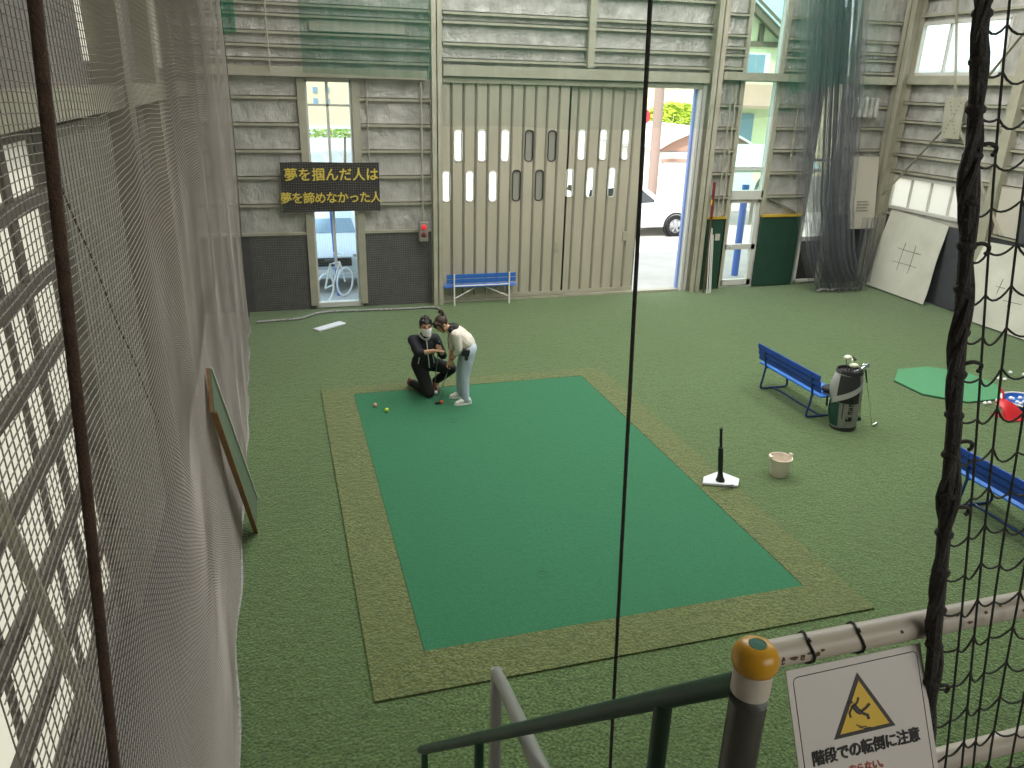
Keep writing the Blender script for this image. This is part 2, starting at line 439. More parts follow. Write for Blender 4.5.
for z in (4.86, 5.12, 5.26, 5.5, 5.9): girt_x(9.34, 9.84, z, .05); girt_x(10.84, 11.84, z, .05); girt_x(12.7, 13.72, z, .05)
# kick boards and their capping strips
trim(MB().box(XL, .6, YB-.06, YB, 0, 1.52), 'kick_dark'); trim(MB().box(XL, .6, YB-.09, YB, 1.52, 1.57), 'steel_cream')
trim(MB().box(1.56, 3.0, YB-.06, YB, 0, 1.52), 'kick_dark'); trim(MB().box(1.56, 3.0, YB-.09, YB, 1.52, 1.57), 'steel_cream')
trim(MB().box(9.34, 9.86, YB-.08, YB, 0, 1.64), 'kick_green'); trim(MB().box(9.34, 9.86, YB-.11, YB, 1.64, 1.69), 'yellow_trim')
trim(MB().box(10.8, 11.86, YB-.08, YB, .02, 1.66), 'kick_green'); trim(MB().box(10.8, 11.86, YB-.11, YB, 1.66, 1.71), 'yellow_trim')
trim(MB().box(12.72, XR, YB-.06, YB, 0, 1.66), 'kick_blue_grey')
trim(MB().box(XR-.06, XR, 3, YB-.06, 0, 1.72), 'kick_blue_grey'); trim(MB().box(XR-.09, XR, 3, YB, 1.72, 1.76), 'steel_cream')
trim(MB().bar((10.9, YB-.06, 2.1), (11.7, YB-.06, 1.75), .03, .05, (0, 1, 0)), 'steel_grey')
# columns
def hcol(x, y, wd, dp, z1=ROOF, m='steel_cream', along='x'):
    mb = MB(); t = .02
    if along == 'x': mb.box(x-wd/2, x+wd/2, y-dp/2, y-dp/2+t, 0, z1).box(x-wd/2, x+wd/2, y+dp/2-t, y+dp/2, 0, z1).box(x-t/2, x+t/2, y-dp/2, y+dp/2, 0, z1)
    else: mb.box(x-wd/2, x-wd/2+t, y-dp/2, y+dp/2, 0, z1).box(x+wd/2-t, x+wd/2, y-dp/2, y+dp/2, 0, z1).box(x-wd/2, x+wd/2, y-t/2, y+t/2, 0, z1)
    return trim(mb, m)
hcol(3.11, 15.86, .2, .26); hcol(9.13, 15.86, .24, .26)
hcol(13.9, 15.78, .3, .3, m='steel_cream', along='y')
for x in (9.87, 10.8, 11.9, 12.66): trim(MB().box(x-.045, x+.045, YB-.08, YB+.02, 1.7 if x > 10.7 and x < 12 else 0, ROOF), 'steel_cream')
for x, s in ((.58, 1), (1.58, -1)):
    trim(MB().box(x-.07, x+.07, YB-.11, YB, .08, 4.5), 'steel_cream')
# beams across the back wall and door header
trim(MB().box(XL, 2.92, YB-.24, YB-.04, 4.43, 4.6), 'steel_cream')
trim(MB().box(3.25, 8.98, YB-.2, YB-.02, 4.52, 4.72), 'steel_cream'); trim(MB().box(3.25, 8.9, YB-.12, YB-.02, 4.4, 4.5), 'steel_cream')
trim(MB().box(9.3, 13.74, YB-.22, YB-.06, 4.6, 4.76), 'steel_cream')
trim(MB().box(8.84, 8.92, YB-.1, YB+.1, 0, 4.46), 'frame_white'); trim(MB().box(8.9, 9.0, YB-.1, YB, 0, 4.6), 'frame_white')
trim(MB().box(8.79, 8.84, YB+.02, YB+.1, 0, 4.46), 'blue_hazed')
# right wall: girts, beam, braces, gusset
for z in (2.75, 3.12, 3.45, 3.85, 4.25): trim(MB().box(XR-.1, XR, 3, 15.75, z-.008, z+.008).box(XR-.1, XR-.088, 3, 15.75, z-.055, z+.008), 'steel_cream')
for z in (6.05, 6.4): trim(MB().box(XR-.1, XR, 3, 15.75, z-.05, z), 'steel_cream')
trim(MB().box(XR-.16, XR, 3, 15.7, 4.62, 4.8), 'steel_cream')
trim(MB().box(XR-.2, XR-.02, 12.62, 12.84, 0, ROOF), 'steel_cream')
gp = (13.93, 14.1, 3.98)
for a in ((13.93, 15.9, 2.0), (13.93, 12.3, 1.8), (13.93, 12.4, 6.2), (13.93, 14.75, 6.4)):
    trim(MB().bar(gp, a, .012, .07, (1, 0, 0)).xf(Matrix.Identity(4)), 'steel_cream')
g = MB().prism([(13.85, 3.55), (14.35, 3.55), (14.42, 4.38), (13.9, 4.38)], 0, 13.9, 13.915)
trim(g, 'steel_cream')
for s in (-1, 1):
    for k in range(-4, 5):
        if k: trim(MB().ell((13.895, 14.13 + s*k*.035, 3.97+k*.075), (.006, .012, .012), n=8, m=6), 'black')
# left wall: girts, beam, columns
for z in (.5, 1.0, 1.57, 2.13, 2.65, 3.14, 3.62): trim(MB().box(XL, XL+.055, 1.0, 15.8, z-.05, z+.05), 'girt_shaded')
trim(MB().box(XL, XL+.25, 1.0, 15.8, 4.1, 4.3), 'steel_cream')
trim(MB().box(XL, XL+.12, 6.2, 8.3, 0, 4.05), 'steel_grey')
trim(MB().box(XL, XL+.28, 8.5, 8.85, 0, ROOF), 'steel_cream'); trim(MB().box(XL, XL+.03, 5.3, 5.4, .25, 6), 'girt_shaded')
trim(MB().box(XL, XL+.2, 11.4, 11.8, 0, ROOF), 'steel_cream')
trim(MB().bar((XL+.16, 3.45, 3.55), (XL+.16, 4.62, 0), .02, .07, (1, 0, 0)), 'steel_cream')
wn = struct(MB().box(1.5, 7.5, YF-.08, YF-.06, 4.5, 6.7).build(window_no(), 'glass_frost'))  # added pane out of view, in the opening behind the fill lamp
for y0, y1, z0, z1 in L_HOLES:
    wn = struct(MB().box(XL-.04, XL-.03, y0, y1, z0, z1).build(window_no(), 'glass_frost'))
    n = max(1, int((y1-y0)/1.05)); fr = MB()
    for k in range(1, n): fr.box(XL-.03, XL-.005, y0+(y1-y0)*k/n-.03, y0+(y1-y0)*k/n+.03, z0, z1)
    if n > 1: fr.build('window_frame', 'girt_shaded', wn)
for i, (y0, y1, z0, z1) in enumerate(R_HOLES):
    wn = struct(MB().box(XR+.05, XR+.06, y0, y1, z0, z1).build(window_no(), 'glass_clear' if i != 1 else 'glass_pale'))
    fr = MB().box(XR-.04, XR+.1, y0, y1, z0-.04, z0+.03).box(XR-.04, XR+.1, y0, y1, z1-.03, z1+.04).box(XR-.04, XR+.1, y0-.04, y0+.04, z0, z1).box(XR-.04, XR+.1, y1-.04, y1+.04, z0, z1)
    n = 4 if i == 1 else 3
    for k in range(1, n): fr.box(XR+.02, XR+.08, y0+(y1-y0)*k/n-.025, y0+(y1-y0)*k/n+.025, z0, z1)
    fr.build('window_frame', 'frame_white', wn)
# back wall windows
wn = struct(MB().box(.66, 1.5, YB+.05, YB+.06, .1, 4.38).build(window_no(), 'glass_blue'))
MB().box(.64, .69, YB-.02, YB+.1, .06, 4.4).box(1.47, 1.52, YB-.02, YB+.1, .06, 4.4).box(.66, 1.5, YB-.02, YB+.1, 4.35, 4.42).box(.64, 1.52, YB-.06, YB+.1, .02, .12).build('window_frame', 'frame_white', wn)
MB().box(1.03, 1.08, YB+.02, YB+.09, .8, 4.36).box(.68, 1.48, YB+.02, YB+.09, 3.92, 3.96).box(.68, 1.48, YB+.02, YB+.09, 2.7, 2.73).build('window_muntin', 'frame_white', wn)
wn = struct(MB().box(9.92, 10.75, YB+.05, YB+.06, 2.12, 7.0).build(window_no(), 'glass_green'))
MB().box(9.9, 9.95, YB-.04, YB+.1, 2.1, 7).box(10.72, 10.78, YB-.04, YB+.1, 2.1, 7).box(9.9, 10.76, YB-.04, YB+.1, 2.06, 2.26).box(9.92, 10.75, YB+.02, YB+.08, 2.72, 2.78).box(9.92, 10.75, YB, YB+.08, 4.58, 4.72).build('window_frame', 'frame_white', wn)
dr = struct(MB().box(9.98, 10.7, YB+.05, YB+.06, .12, 2.06).build('door_1', 'glass_clear'))
MB().box(9.92, 10.0, YB, YB+.1, .04, 2.06).box(10.66, 10.76, YB, YB+.1, .04, 2.06).box(9.92, 10.76, YB, YB+.1, 1.98, 2.08).box(9.92, 10.76, YB, YB+.1, .9, 1.02).box(9.92, 10.76, YB, YB+.1, .04, .18).build('door_frame', 'frame_white', dr)
MB().box(10.4, 10.66, YB-.06, YB, 1.99, 2.04).build('door_closer', 'steel_grey', dr)
MB().tube([(10.05, YB-.05, .96), (10.13, YB-.05, .96)], .015, 8).build('door_handle', 'chrome', dr)
wn = struct(MB().box(11.95, 12.62, YB+.05, YB+.06, 1.1, 7.0).build(window_no(), 'glass_clear'))
MB().box(11.93, 11.99, YB-.06, YB+.1, .06, 7).box(12.58, 12.64, YB-.06, YB+.1, .06, 7).box(11.95, 12.62, YB-.06, YB+.1, 1.06, 1.16).box(11.95, 12.62, YB-.06, YB+.1, .06, .12).box(11.95, 12.62, YB-.02, YB+.1, 2.9, 2.96).box(11.95, 12.62, YB-.02, YB+.1, 4.6, 4.7).build('window_frame', 'frame_white', wn)
MB().box(11.98, 12.6, YB, YB+.04, .1, 1.08).build('window_panel', 'sign_black', wn)

# ------------------------------------------------------------------ sliding steel doors: one ribbed leaf each, slots cut through
def rounded_slot(x0, x1, z0, z1, n=5):
    r = min((x1-x0)/2*.8, .07); out = []
    for cx, cz, a0 in ((x1-r, z1-r, 0), (x0+r, z1-r, 90), (x0+r, z0+r, 180), (x1-r, z0+r, 270)):
        for k in range(n+1):
            a = math.radians(a0+90*k/n); out.append((cx+r*math.cos(a), cz+r*math.sin(a)))
    return out
def leaf(name, x0, x1, y, z0, z1, nplank, slots, darks):
    """vertical planks with a groove between them; slots are real holes with glazing"""
    root = bpy.data.objects.new(name, None); C.objects.link(root); root.location = ((x0+x1)/2, y, z0); struct(root)
    pw = (x1-x0)/nplank; mb = MB(); g = .031
    for i in range(nplank):
        a, b = x0+i*pw, x0+(i+1)*pw; here = sorted([s for s in slots if a-.02 < (s[0]+s[1])/2 < b+.02], key=lambda s: s[2])
        if here:
            z = z0
            for s in here:
                mb.box(a+g, b-g, y, y+.05, z, s[2]); mb.box(a+g, s[0], y, y+.05, s[2], s[3]); mb.box(s[1], b-g, y, y+.05, s[2], s[3]); z = s[3]
                r = .045
                for sx, cx in ((1, s[0]), (-1, s[1])):       # rounded corners
                    for sz, cz in ((1, s[2]), (-1, s[3])):
                        mb.prism([(cx, cz)] + [(cx+sx*r*(1-math.sin(math.radians(q))), cz+sz*r*(1-math.cos(math.radians(q)))) for q in (0, 22, 45, 67, 90)], 1, y, y+.05)
            mb.box(a+g, b-g, y, y+.05, z, z1)
        else: mb.box(a+g, b-g, y, y+.05, z0, z1)
        mb.prism([(a+g, y), (a+g, y+.07), (a+g-.014, y+.07)], 2, z0, z1)      # splayed flank of the pressed plank
    mb.build('planks', 'steel_door', root)
    gm = MB()
    for i in range(nplank+1): gm.box(x0+i*pw-.036, x0+i*pw+.036, y+.07, y+.08, z0, z1)
    gm.build('groove_shade', 'steel_grey', root)  # darker grey backing: groove shade put into the colour
    for s in slots:
        d = any(abs(s[0]-q) < .02 for q in darks)
        MB().prism(rounded_slot(s[0]-.01, s[1]+.01, s[2]-.01, s[3]+.01), 1, y+.02, y+.03).build('door_glass', 'slot_panel' if d else 'glass_clear', root)
        fr = rounded_slot(s[0], s[1], s[2], s[3]); fm = MB()
        fm.tube([(p[0], y-.002, p[1]) for p in fr] + [(fr[0][0], y-.002, fr[0][1])], .012, 6).build('slot_gasket', 'rubber_black' if d else 'frame_white', root)
    MB().box(x0, x1, y-.015, y+.07, z0, z0+.07).build('door_rail', 'steel_cream', root)
    return root
r1 = [(3.48, 2.92, 3.52), (3.97, 2.92, 3.52), (4.46, 2.92, 3.53), (4.97, 2.92, 3.53), (5.47, 2.92, 3.53)]
r2 = [(3.23, 2.12, 2.72), (3.72, 2.12, 2.72), (4.21, 2.11, 2.72), (4.72, 2.12, 2.74), (5.22, 2.12, 2.74)]
sl1 = [(a, a+.165, b, c) for a, b, c in r1+r2]
for i in range(len(sl1)): pass
d1 = leaf('door_2', 3.18, 5.93, 15.93, .06, 4.42, 11, [(s[0]+.005, s[1]+.005, s[2], s[3]) for s in sl1], (4.975, 5.475, 4.725, 5.225))
MB().box(5.70, 5.78, 15.90, 15.93, 1.05, 1.23).build('door_handle', 'steel_cream', d1)
r1 = [(6.14, 2.94, 3.54), (6.63, 2.94, 3.55), (7.14, 2.94, 3.55)]; r2 = [(5.91, 2.17, 2.75), (6.38, 2.16, 2.77), (6.88, 2.16, 2.77)]
d2 = leaf('door_3', 5.87, 7.66, 16.0, .06, 4.42, 7, [(a+.02, a+.18, b, c) for a, b, c in r1+r2], ())
MB().box(7.34, 7.44, 15.97, 16.0, 1.2, 1.4).build('door_handle', 'steel_cream', d2)
trim(MB().box(3.22, 8.8, 15.9, 16.08, 0, .045), 'steel_cream')

# ------------------------------------------------------------------ putting surface
t = MB(); x0, x1, y0, y1 = .41, 4.95, 4.71, 11.34; i0, i1, j0, j1 = .87, 4.52, 5.17, 11.02
for a in ((x0, i0, y0, y1), (i1, x1, y0, y1), (i0, i1, y0, j0), (i0, i1, j1, y1)): t.box(*a, 0, .0175)
tag(t.build('turf_border', 'turf_border'), 'olive green longer-pile turf border framing the putting carpet', 'turf border')
g = MB().grid(lambda u, v: (i0+.005+(i1-i0-.01)*u, j0+.005+(j1-j0-.01)*v, .014 + .0018*math.sin(u*9+v*4)*math.sin(v*11)), 30, 40, (0, 0, -.0135))
pg = tag(g.build('putting_carpet', 'green_felt', smooth=False), 'smooth emerald green putting carpet in the middle of the hall', 'putting green')
for cx, cy in ((2.16, 5.95), (2.12, 9.72)):
    MB().tube([(cx+.055*math.cos(a*PI/10), cy+.055*math.sin(a*PI/10), .0145) for a in range(21)], .0025, 5).build('cup_cut', 'kick_green', pg)

# octagonal mat and balls on the right
oc = [(10.25+.83*math.cos(math.radians(22.5+45*k)), 9.36+.81*math.sin(math.radians(22.5+45*k))) for k in range(8)]
om = MB().prism(oc, 2, .012, .03).build('octagonal_mat', 'mat_green'); tag(om, 'bright green octagonal practice mat lying on the turf', 'mat')
o2 = [(10.25+.835*math.cos(math.radians(22.5+45*k)), 9.36+.815*math.sin(math.radians(22.5+45*k))) for k in range(8)]
MB().prism(o2, 2, .0, .012).build('rubber_base', 'rubber_black', om)
def ball(loc, m, label, group=None, r=.0214, name='golf_ball'):
    o = MB().ell((0, 0, r), (r, r, r), n=16, m=10).build(name, m, smooth=True, local=True); o.location = loc; return tag(o, label, 'ball', group)
b0 = ball((11.76, 9.54, 0), 'ball_white', 'white golf ball lying on the turf behind the octagonal mat', 'loose golf balls behind the mat', r=.03)
for x, y in ((11.9, 9.4), (11.3, 9.34), (11.36, 9.28)):
    c = b0.copy(); C.objects.link(c); c.location = (x, y, 0)
b1 = ball((10.14, 8.5, 0), 'ball_white', 'white golf ball in the line between octagonal mat and blue tray', 'loose golf balls beside the tray', r=.03)
for x, y in ((10.23, 8.5), (10.31, 8.42), (10.27, 8.36), (10.37, 8.36), (10.4, 8.47), (10.43, 8.55)):
    c = b1.copy(); C.objects.link(c); c.location = (x, y, 0)
tr = thing('ball_tray', 'round blue plastic ball tray with white rim on the turf', 'tray', (10.78, 8.36, 0))
MB().lathe([(.02, 0), (.31, 0), (.34, .07), (.328, .07), (.30, .012), (.02, .012)], (10.78, 8.36, 0), 28).build('tray_body', 'blue_plastic', tr, smooth=True)
MB().lathe([(.326, .068), (.356, .068), (.356, .082), (.326, .082), (.326, .068)], (10.78, 8.36, 0), 28).build('rim', 'white_plain', tr, smooth=True)
bb = None
for k in range(22):
    a = random.random()*6.28; q = .24*math.sqrt(random.random())
    loc = (10.78+q*math.cos(a), 8.36+q*math.sin(a), .014+.045*(k % 3 == 0))
    if bb is None: bb = ball(loc, 'ball_white', 'white golf ball inside the blue plastic tray', 'golf balls in the blue tray', r=.028)
    else:
        c = bb.copy(); C.objects.link(c); c.location = loc
sc = thing('scoop', 'red plastic scoop with raised handle in front of blue tray', 'scoop', (10.12, 8.02, 0))
def hood(u, v):
    wdt = .34-.1*v; return (10.12+(u-.5)*wdt, 7.92+.30*v, .02+.2*math.sin(min(1, v*1.15)*PI*.5)*(.75+.25*math.sin(u*PI)))
MB().grid(hood, 12, 8, (0, .012, -.006)).build('hood', 'red_plastic', sc, smooth=True)
MB().box(9.94, 10.3, 7.86, 8.2, .004, .018).build('tray_floor', 'red_plastic', sc, bevel=.004)
MB().tube(smoothpath([(10.12, 8.2, .2), (10.13, 8.24, .3), (10.14, 8.3, .34), (10.15, 8.36, .35)]), .014, 8).build('handle', 'red_plastic', sc, smooth=True)

# balls and rubber plate on/near the putting green
ball((1.12, 10.45, .0165), 'ball_pink', 'pink and white golf ball at far left of the putting carpet', r=.03)
ball((1.26, 10.23, .0165), 'ball_yellow', 'lime yellow golf ball near the carpet corner', r=.03)
ball((2.07, 10.36, .0165), 'ball_red', 'red golf ball in front of the putter head', r=.026)
ball((2.06, 10.74, .0165), 'ball_white', 'white golf ball beside the kneeling person’s knee', r=.03)
M_ = Matrix.Translation((.77, 14.6, 0)) @ Matrix.Rotation(math.atan2(.42, .55), 4, 'Z')
tag(MB().box(-.33, .33, -.09, .09, 0, .03).xf(M_).build('pitching_plate', 'plate_white', bevel=.006), 'white rubber pitching plate on turf below the left window', 'pitching plate')

# ------------------------------------------------------------------ benches
def runner_bench(name, label, loc, rz):
    """blue slat bench on bent tube legs; back along local y=0, seat towards +y"""
    r = thing(name, label, 'bench', loc, rz, 'blue benches'); L = .76
    for z in (.45, .54, .63): MB().box(-L, L, -.035-(z-.5)*.25, -.012-(z-.5)*.25, z, z+.082).build('back_slat', 'blue_paint', r, bevel=.006, local=True)
    for y in (.06, .2, .34): MB().box(-L, L, y-.06, y+.062, .375, .40).build('seat_slat', 'blue_sheen', r, bevel=.006, local=True)
    for s in (-1, 1):
        x = s*.58
        MB().tube(smoothpath([(x, -.06, .69), (x, -.03, .5), (x, 0, .38), (x, -.02, .2), (x, -.04, .05), (x, .02, .017), (x, .2, .017), (x, .38, .017), (x, .44, .05), (x, .41, .2), (x, .38, .36)], 5), .017, 8).build('leg', 'blue_tube', r, smooth=True, local=True)
        MB().tube([(x, -.01, .36), (x, .2, .363), (x, .39, .36)], .014, 8).build('seat_bearer', 'blue_tube', r, local=True)
    MB().tube([(-.58, .2, .017), (.58, .2, .017)], .015, 8).build('floor_rail', 'blue_tube', r, local=True)
    return r
runner_bench('bench', 'blue slatted bench behind the golf bag, seen from its back', (7.13, 9.28, 0), -PI/2)
runner_bench('bench', 'blue slatted bench cut by the right picture edge, behind the rope net', (7.22, 5.46, 0), -PI/2-.02)
bt = MB().ell((7.35, 8.63, .462), (.12, .1, .06), n=14, m=8)
tag(bt.build('pouch', 'bag_dark', smooth=True), 'small black pouch on the bench seat beside golf bag', 'pouch')
r = thing('bench', 'blue bench with white crossed legs in front of the steel doors', 'bench', (4.02, 15.66, 0), 0, 'blue benches')
for z in (.47, .57): MB().box(-.75, .75, .0, .022, z, z+.088).build('back_slat', 'blue_back', r, local=True, bevel=.004)
for y in (.08, .17, .26): MB().box(-.79, .79, y-.04, y+.042, .36, .385).build('seat_slat', 'blue_sheen', r, local=True, bevel=.004)
for s in (-1, 1):
    x = s*.6
    MB().tube([(x, -.02, .67), (x, -.015, .4), (x, -.05, 0)], .018, 8).build('leg', 'white_paint', r, local=True, smooth=True)
    MB().tube([(x, .27, .36), (x-s*.02, .3, 0)], .016, 8).build('leg', 'white_paint', r, local=True, smooth=True)
    MB().tube([(x, -.03, .15), (s*.1, .1, .35)], .012, 8).build('brace', 'white_paint', r, local=True)
MB().tube([(-.6, -.015, .415), (.6, -.015, .415)], .014, 8).build('back_rail', 'white_paint', r, local=True)

# ------------------------------------------------------------------ batting tee, bucket
te = thing('batting_tee', 'black batting tee on a white home plate beside putting carpet', 'batting tee', (4.81, 7.2, 0))
MB().prism([(4.57, 7.19), (4.66, 7.33), (4.93, 7.42), (5.06, 7.18), (4.95, 7.03)], 2, 0.022, .055).build('home_plate', 'plate_white', te, bevel=.008)
MB().lathe([(.055, .05), (.055, .06), (.04, .1), (.035, .12), (.035, .14)], (4.81, 7.19, 0), 16, R=Matrix.Rotation(-.115, 3, 'Y')).build('socket', 'rubber_black', te, smooth=True)
MB().lathe([(.03, .13), (.03, .5), (.022, .505)], (4.81, 7.19, 0), 16, R=Matrix.Rotation(-.115, 3, 'Y')).build('lower_tube', 'rubber_black', te, smooth=True)
MB().lathe([(.017, .48), (.017, .72), (.021, .735), (.021, .75), (.013, .75)], (4.81, 7.19, 0), 16, R=Matrix.Rotation(-.115, 3, 'Y')).build('upper_tube', 'rubber_black', te, smooth=True)
MB().box(4.74, 4.9, 7.03, 7.06, .055, .058).build('foot_clip', 'rubber_black', te)
bk = thing('bucket', 'small cream plastic bucket standing alone on the turf', 'bucket', (5.65, 7.25, 0))
MB().lathe([(.02, 0), (.10, 0), (.108, .02), (.135, .23), (.142, .23), (.142, .24), (.13, .24), (.105, .05), (.02, .045)], (5.65, 7.25, 0), 28).build('bucket_body', 'bucket_cream', bk, smooth=True)
for s in (-1, 1): MB().obox((5.65+s*.138, 7.25, .25), (.035, .05, .05), Matrix.Rotation(s*.3, 3, 'Y')).build('handle_lug', 'bucket_cream', bk, bevel=.006)

# ------------------------------------------------------------------ golf bag and clubs
GB = V_ = Vector((7.40, 8.30, 0))
gb = thing('golf_bag', 'grey and dark green golf bag with shoulder strap standing by bench', 'golf bag', (7.40, 8.30, 0))
def bagpt(t, a, grow=1):
    cx, cy = 7.40-.03*t, 8.30+.02*t; r = (.165+.035*math.sin(t*PI*.9)-.01*t)*grow
    return Vector((cx+r*1.05*math.cos(a), cy+r*math.sin(a), .02+.84*t))
MB().grid(lambda u, v: bagpt(v, u*2*PI), 28, 16).build('bag_body', 'bag_grey', gb, smooth=True)
MB().lathe([(.01, .0), (.168, 0), (.176, .03), (.172, .06), (.01, .06)], (7.40, 8.30, 0), 24).build('base', 'bag_dark', gb, smooth=True)
tp = bagpt(1, 0); MB().lathe([(.15, .80), (.172, .80), (.178, .83), (.172, .87), (.158, .865), (.15, .80)], (7.37, 8.32, 0), 24).build('top_cuff', 'bag_dark', gb, smooth=True)
MB().lathe([(.01, .8), (.15, .8), (.15, .83), (.01, .83)], (7.37, 8.32, 0), 20).build('divider', 'black', gb)
MB().grid(lambda u, v: bagpt(.05+.42*v, PI*(.70+.46*u), 1.01+.14*math.sin(u*PI)*math.sin(v*PI)), 10, 10).build('side_pocket', 'bag_green', gb, smooth=True)
MB().grid(lambda u, v: bagpt(.5+.44*v, PI*(.76+.32*u), 1.01+.22*math.sin(u*PI)*math.sin(v*PI)**.6), 10, 10).build('shoulder_pad', 'bag_light', gb, smooth=True)
MB().grid(lambda u, v: bagpt(.48+.46*v, PI*(1.08+.5*u), 1.02), 10, 6).build('dark_panel', 'bag_dark', gb, smooth=True)
MB().grid(lambda u, v: bagpt(.42+.34*u+.10*v, PI*(.95+.75*u), 1.05+.08*math.sin(u*PI)), 14, 4, (-.006, -.006, .003)).build('strap', 'bag_light', gb, smooth=True)
MB().grid(lambda u, v: bagpt(.36+.18*v, PI*(.76+.13*u), 1.2), 5, 5, (-.04, -.02, 0)).build('hanging_cover', 'bag_dark', gb, smooth=True)
def bag_decal(strip, name):
    mb = MB()
    for (t0, t1, a0, a1) in strip: mb.grid(lambda u, v: bagpt(t0+(t1-t0)*v, PI*(a0+(a1-a0)*u), 1.025), 3, 3)
    return mb.build(name, 'black', gb)
lt = []
for k, t0 in enumerate((.30, .37, .44, .51)):            # bold letter strokes running up the bag
    lt += [(t0, t0+.016, 1.36, 1.46), (t0+.034, t0+.05, 1.36, 1.46), (t0, t0+.05, 1.36+.04*(k % 2), 1.39+.04*(k % 2))]
bag_decal(lt, 'lettering')
bag_decal([(.17, .20, 1.33, 1.47), (.20, .25, 1.38, 1.47), (.2, .225, 1.33, 1.355)], 'emblem')
bag_decal([(.2, .55, 1.24, 1.255)], 'seam')
def club(name, label, foot, top, kind, head_m, shaft_m='shaft', grip=True, head_at_top=False, group=None, hrot=0, gl=.26):
    foot, top = Vector(foot), Vector(top); c = thing(name, label, 'golf club', foot, 0, group); d = (top-foot).normalized()
    hp = top if head_at_top else foot
    MB().tube([foot, top], .0065, 8).build('shaft', shaft_m, c, smooth=True)
    if grip and not head_at_top: MB().tube([top-d*gl, top], [.009, .014], 10).build('grip', 'rubber_black', c, smooth=True)
    R = Matrix.Rotation(hrot, 3, 'Z')
    if kind == 'wood': MB().ell(hp+R @ Vector((.045, 0, .03 if not head_at_top else .0)), (.065, .05, .034), R, n=16, m=10).build('club_head', head_m, c, smooth=True)
    elif kind == 'iron':
        MB().prism([(-.01, -.012), (.085, -.02), (.095, .035), (.06, .04), (0, .018)], 1, -.009, .009).xf(Matrix.Translation(hp+Vector((0, 0, .024 if not head_at_top else 0))) @ R.to_4x4()).build('club_head', head_m, c, bevel=.003)
    else:
        MB().box(-.03, .075, -.016, .016, 0, .028).xf(Matrix.Translation(hp) @ R.to_4x4()).build('club_head', head_m, c, bevel=.006)
    return c
G = 'golf clubs in the bag'
club('golf_club', 'golf wood with pale cream head, highest club in the bag', (7.36, 8.35, .83), (7.27, 8.33, 1.03), 'wood', 'club_cream', head_at_top=True, group=G, hrot=.3)
club('golf_club', 'golf wood with rounded cream head at the bag’s middle', (7.36, 8.29, .83), (7.32, 8.27, .94), 'wood', 'club_cream', head_at_top=True, group=G, hrot=-.2)
club('golf_club', 'hybrid club with cream head right of the middle in the bag', (7.40, 8.35, .83), (7.40, 8.35, .96), 'iron', 'club_cream', head_at_top=True, group=G, hrot=.8)
club('golf_club', 'dark upright club among the heads in the golf bag', (7.43, 8.35, .83), (7.44, 8.35, .98), 'blade', 'black', head_at_top=True, group=G, hrot=1.2)
for k, (dx, dz, rr) in enumerate(((0.02, .91, .2), (.07, .94, -.4), (.1, .90, .6))):
    club('golf_club', 'chrome iron head poking out at right side of the bag', (7.43, 8.25+.03*k, .82), (7.44+dx, 8.22+.04*k, dz-.02), 'iron', 'chrome', head_at_top=True, group='chrome irons in the bag', hrot=rr)
club('golf_club', 'yellow shafted club leaning on the golf bag, head on turf', (7.83, 8.2, 0.0), (7.58, 8.27, .86), 'iron', 'chrome', 'shaft_yellow', hrot=.1, gl=.2)
club('golf_club', 'black headed driver leaning behind the yellow shafted club', (7.82, 8.45, 0.0), (7.59, 8.33, .88), 'wood', 'black', 'shaft', hrot=2.6, gl=.2)

# ------------------------------------------------------------------ people
def head_parts(mb, c, fwd, up, s=1.0):
    """adds a skull with face relief to mb; returns a function placing face points (right, up, forward)"""
    fwd = Vector(fwd).normalized(); up = Vector(up); up = (up - fwd*up.dot(fwd)).normalized(); rt = fwd.cross(up)
    R = Matrix((rt, fwd, up)).transposed(); c = Vector(c)
    P = lambda x, y, z: c + R @ (Vector((x, y, z))*s)
    mb.ell(P(0, -.012, .02), (.076*s, .093*s, .098*s), R, 18, 12)
    mb.ell(P(0, .018, -.045), (.058*s, .066*s, .072*s), R, 16, 10)
    mb.cap(P(0, .055, -.095), P(0, .062, -.09), .024*s, .022*s)
    mb.cap(P(0, .088, .012), P(0, .102, -.025), .010*s, .015*s)
    for q in (-1, 1):
        mb.ell(P(q*.077, -.012, -.008), (.010*s, .02*s, .032*s), R, 10, 8)
        mb.cap(P(q*.052, .062, -.03), P(q*.04, .07, -.035), .02*s, .016*s)
        mb.cap(P(q*.02, .082, .03), P(q*.05, .07, .032), .009*s, .008*s)
    return P, R
def hand(mb, wrist, dirv, palm_n, curl=.6, side=1, s=1.0):
    """palm, four unequal bent fingers and a thumb off the side; palm_n points out of the palm"""
    d = Vector(dirv).normalized(); n = Vector(palm_n); n = (n - d*n.dot(d)).normalized(); u = d.cross(n)*side; w0 = Vector(wrist)
    R = Matrix((u, d, n)).transposed()
    mb.ell(w0 + d*.045*s, (.039*s, .05*s, .016*s), R, 14, 8); mb.cap(w0 - d*.02*s, w0 + d*.02*s, .025*s, .026*s)
    for k, (off, ln) in enumerate(((.028, .072), (.0095, .08), (-.0095, .075), (-.027, .06))):
        p = w0 + d*.082*s + u*off*s; a = curl*(.8+.1*k); q = d
        for j, fr in enumerate((.45, .32, .25)):
            ang = a*(j+.7); q = d*math.cos(ang) + n*math.sin(ang); p2 = p + q*ln*fr*s
            mb.cap(p, p2, (.0095-.0009*j)*s, (.0088-.0009*j)*s, 8); p = p2
    p = w0 + d*.025*s + u*.03*s; p2 = p + (u*.75 + d*.65 + n*.35).normalized()*.038*s; p3 = p2 + (d*.9 + n*.5).normalized()*.032*s
    mb.cap(p, p2, .013*s, .0105*s, 8); mb.cap(p2, p3, .0105*s, .0085*s, 8)
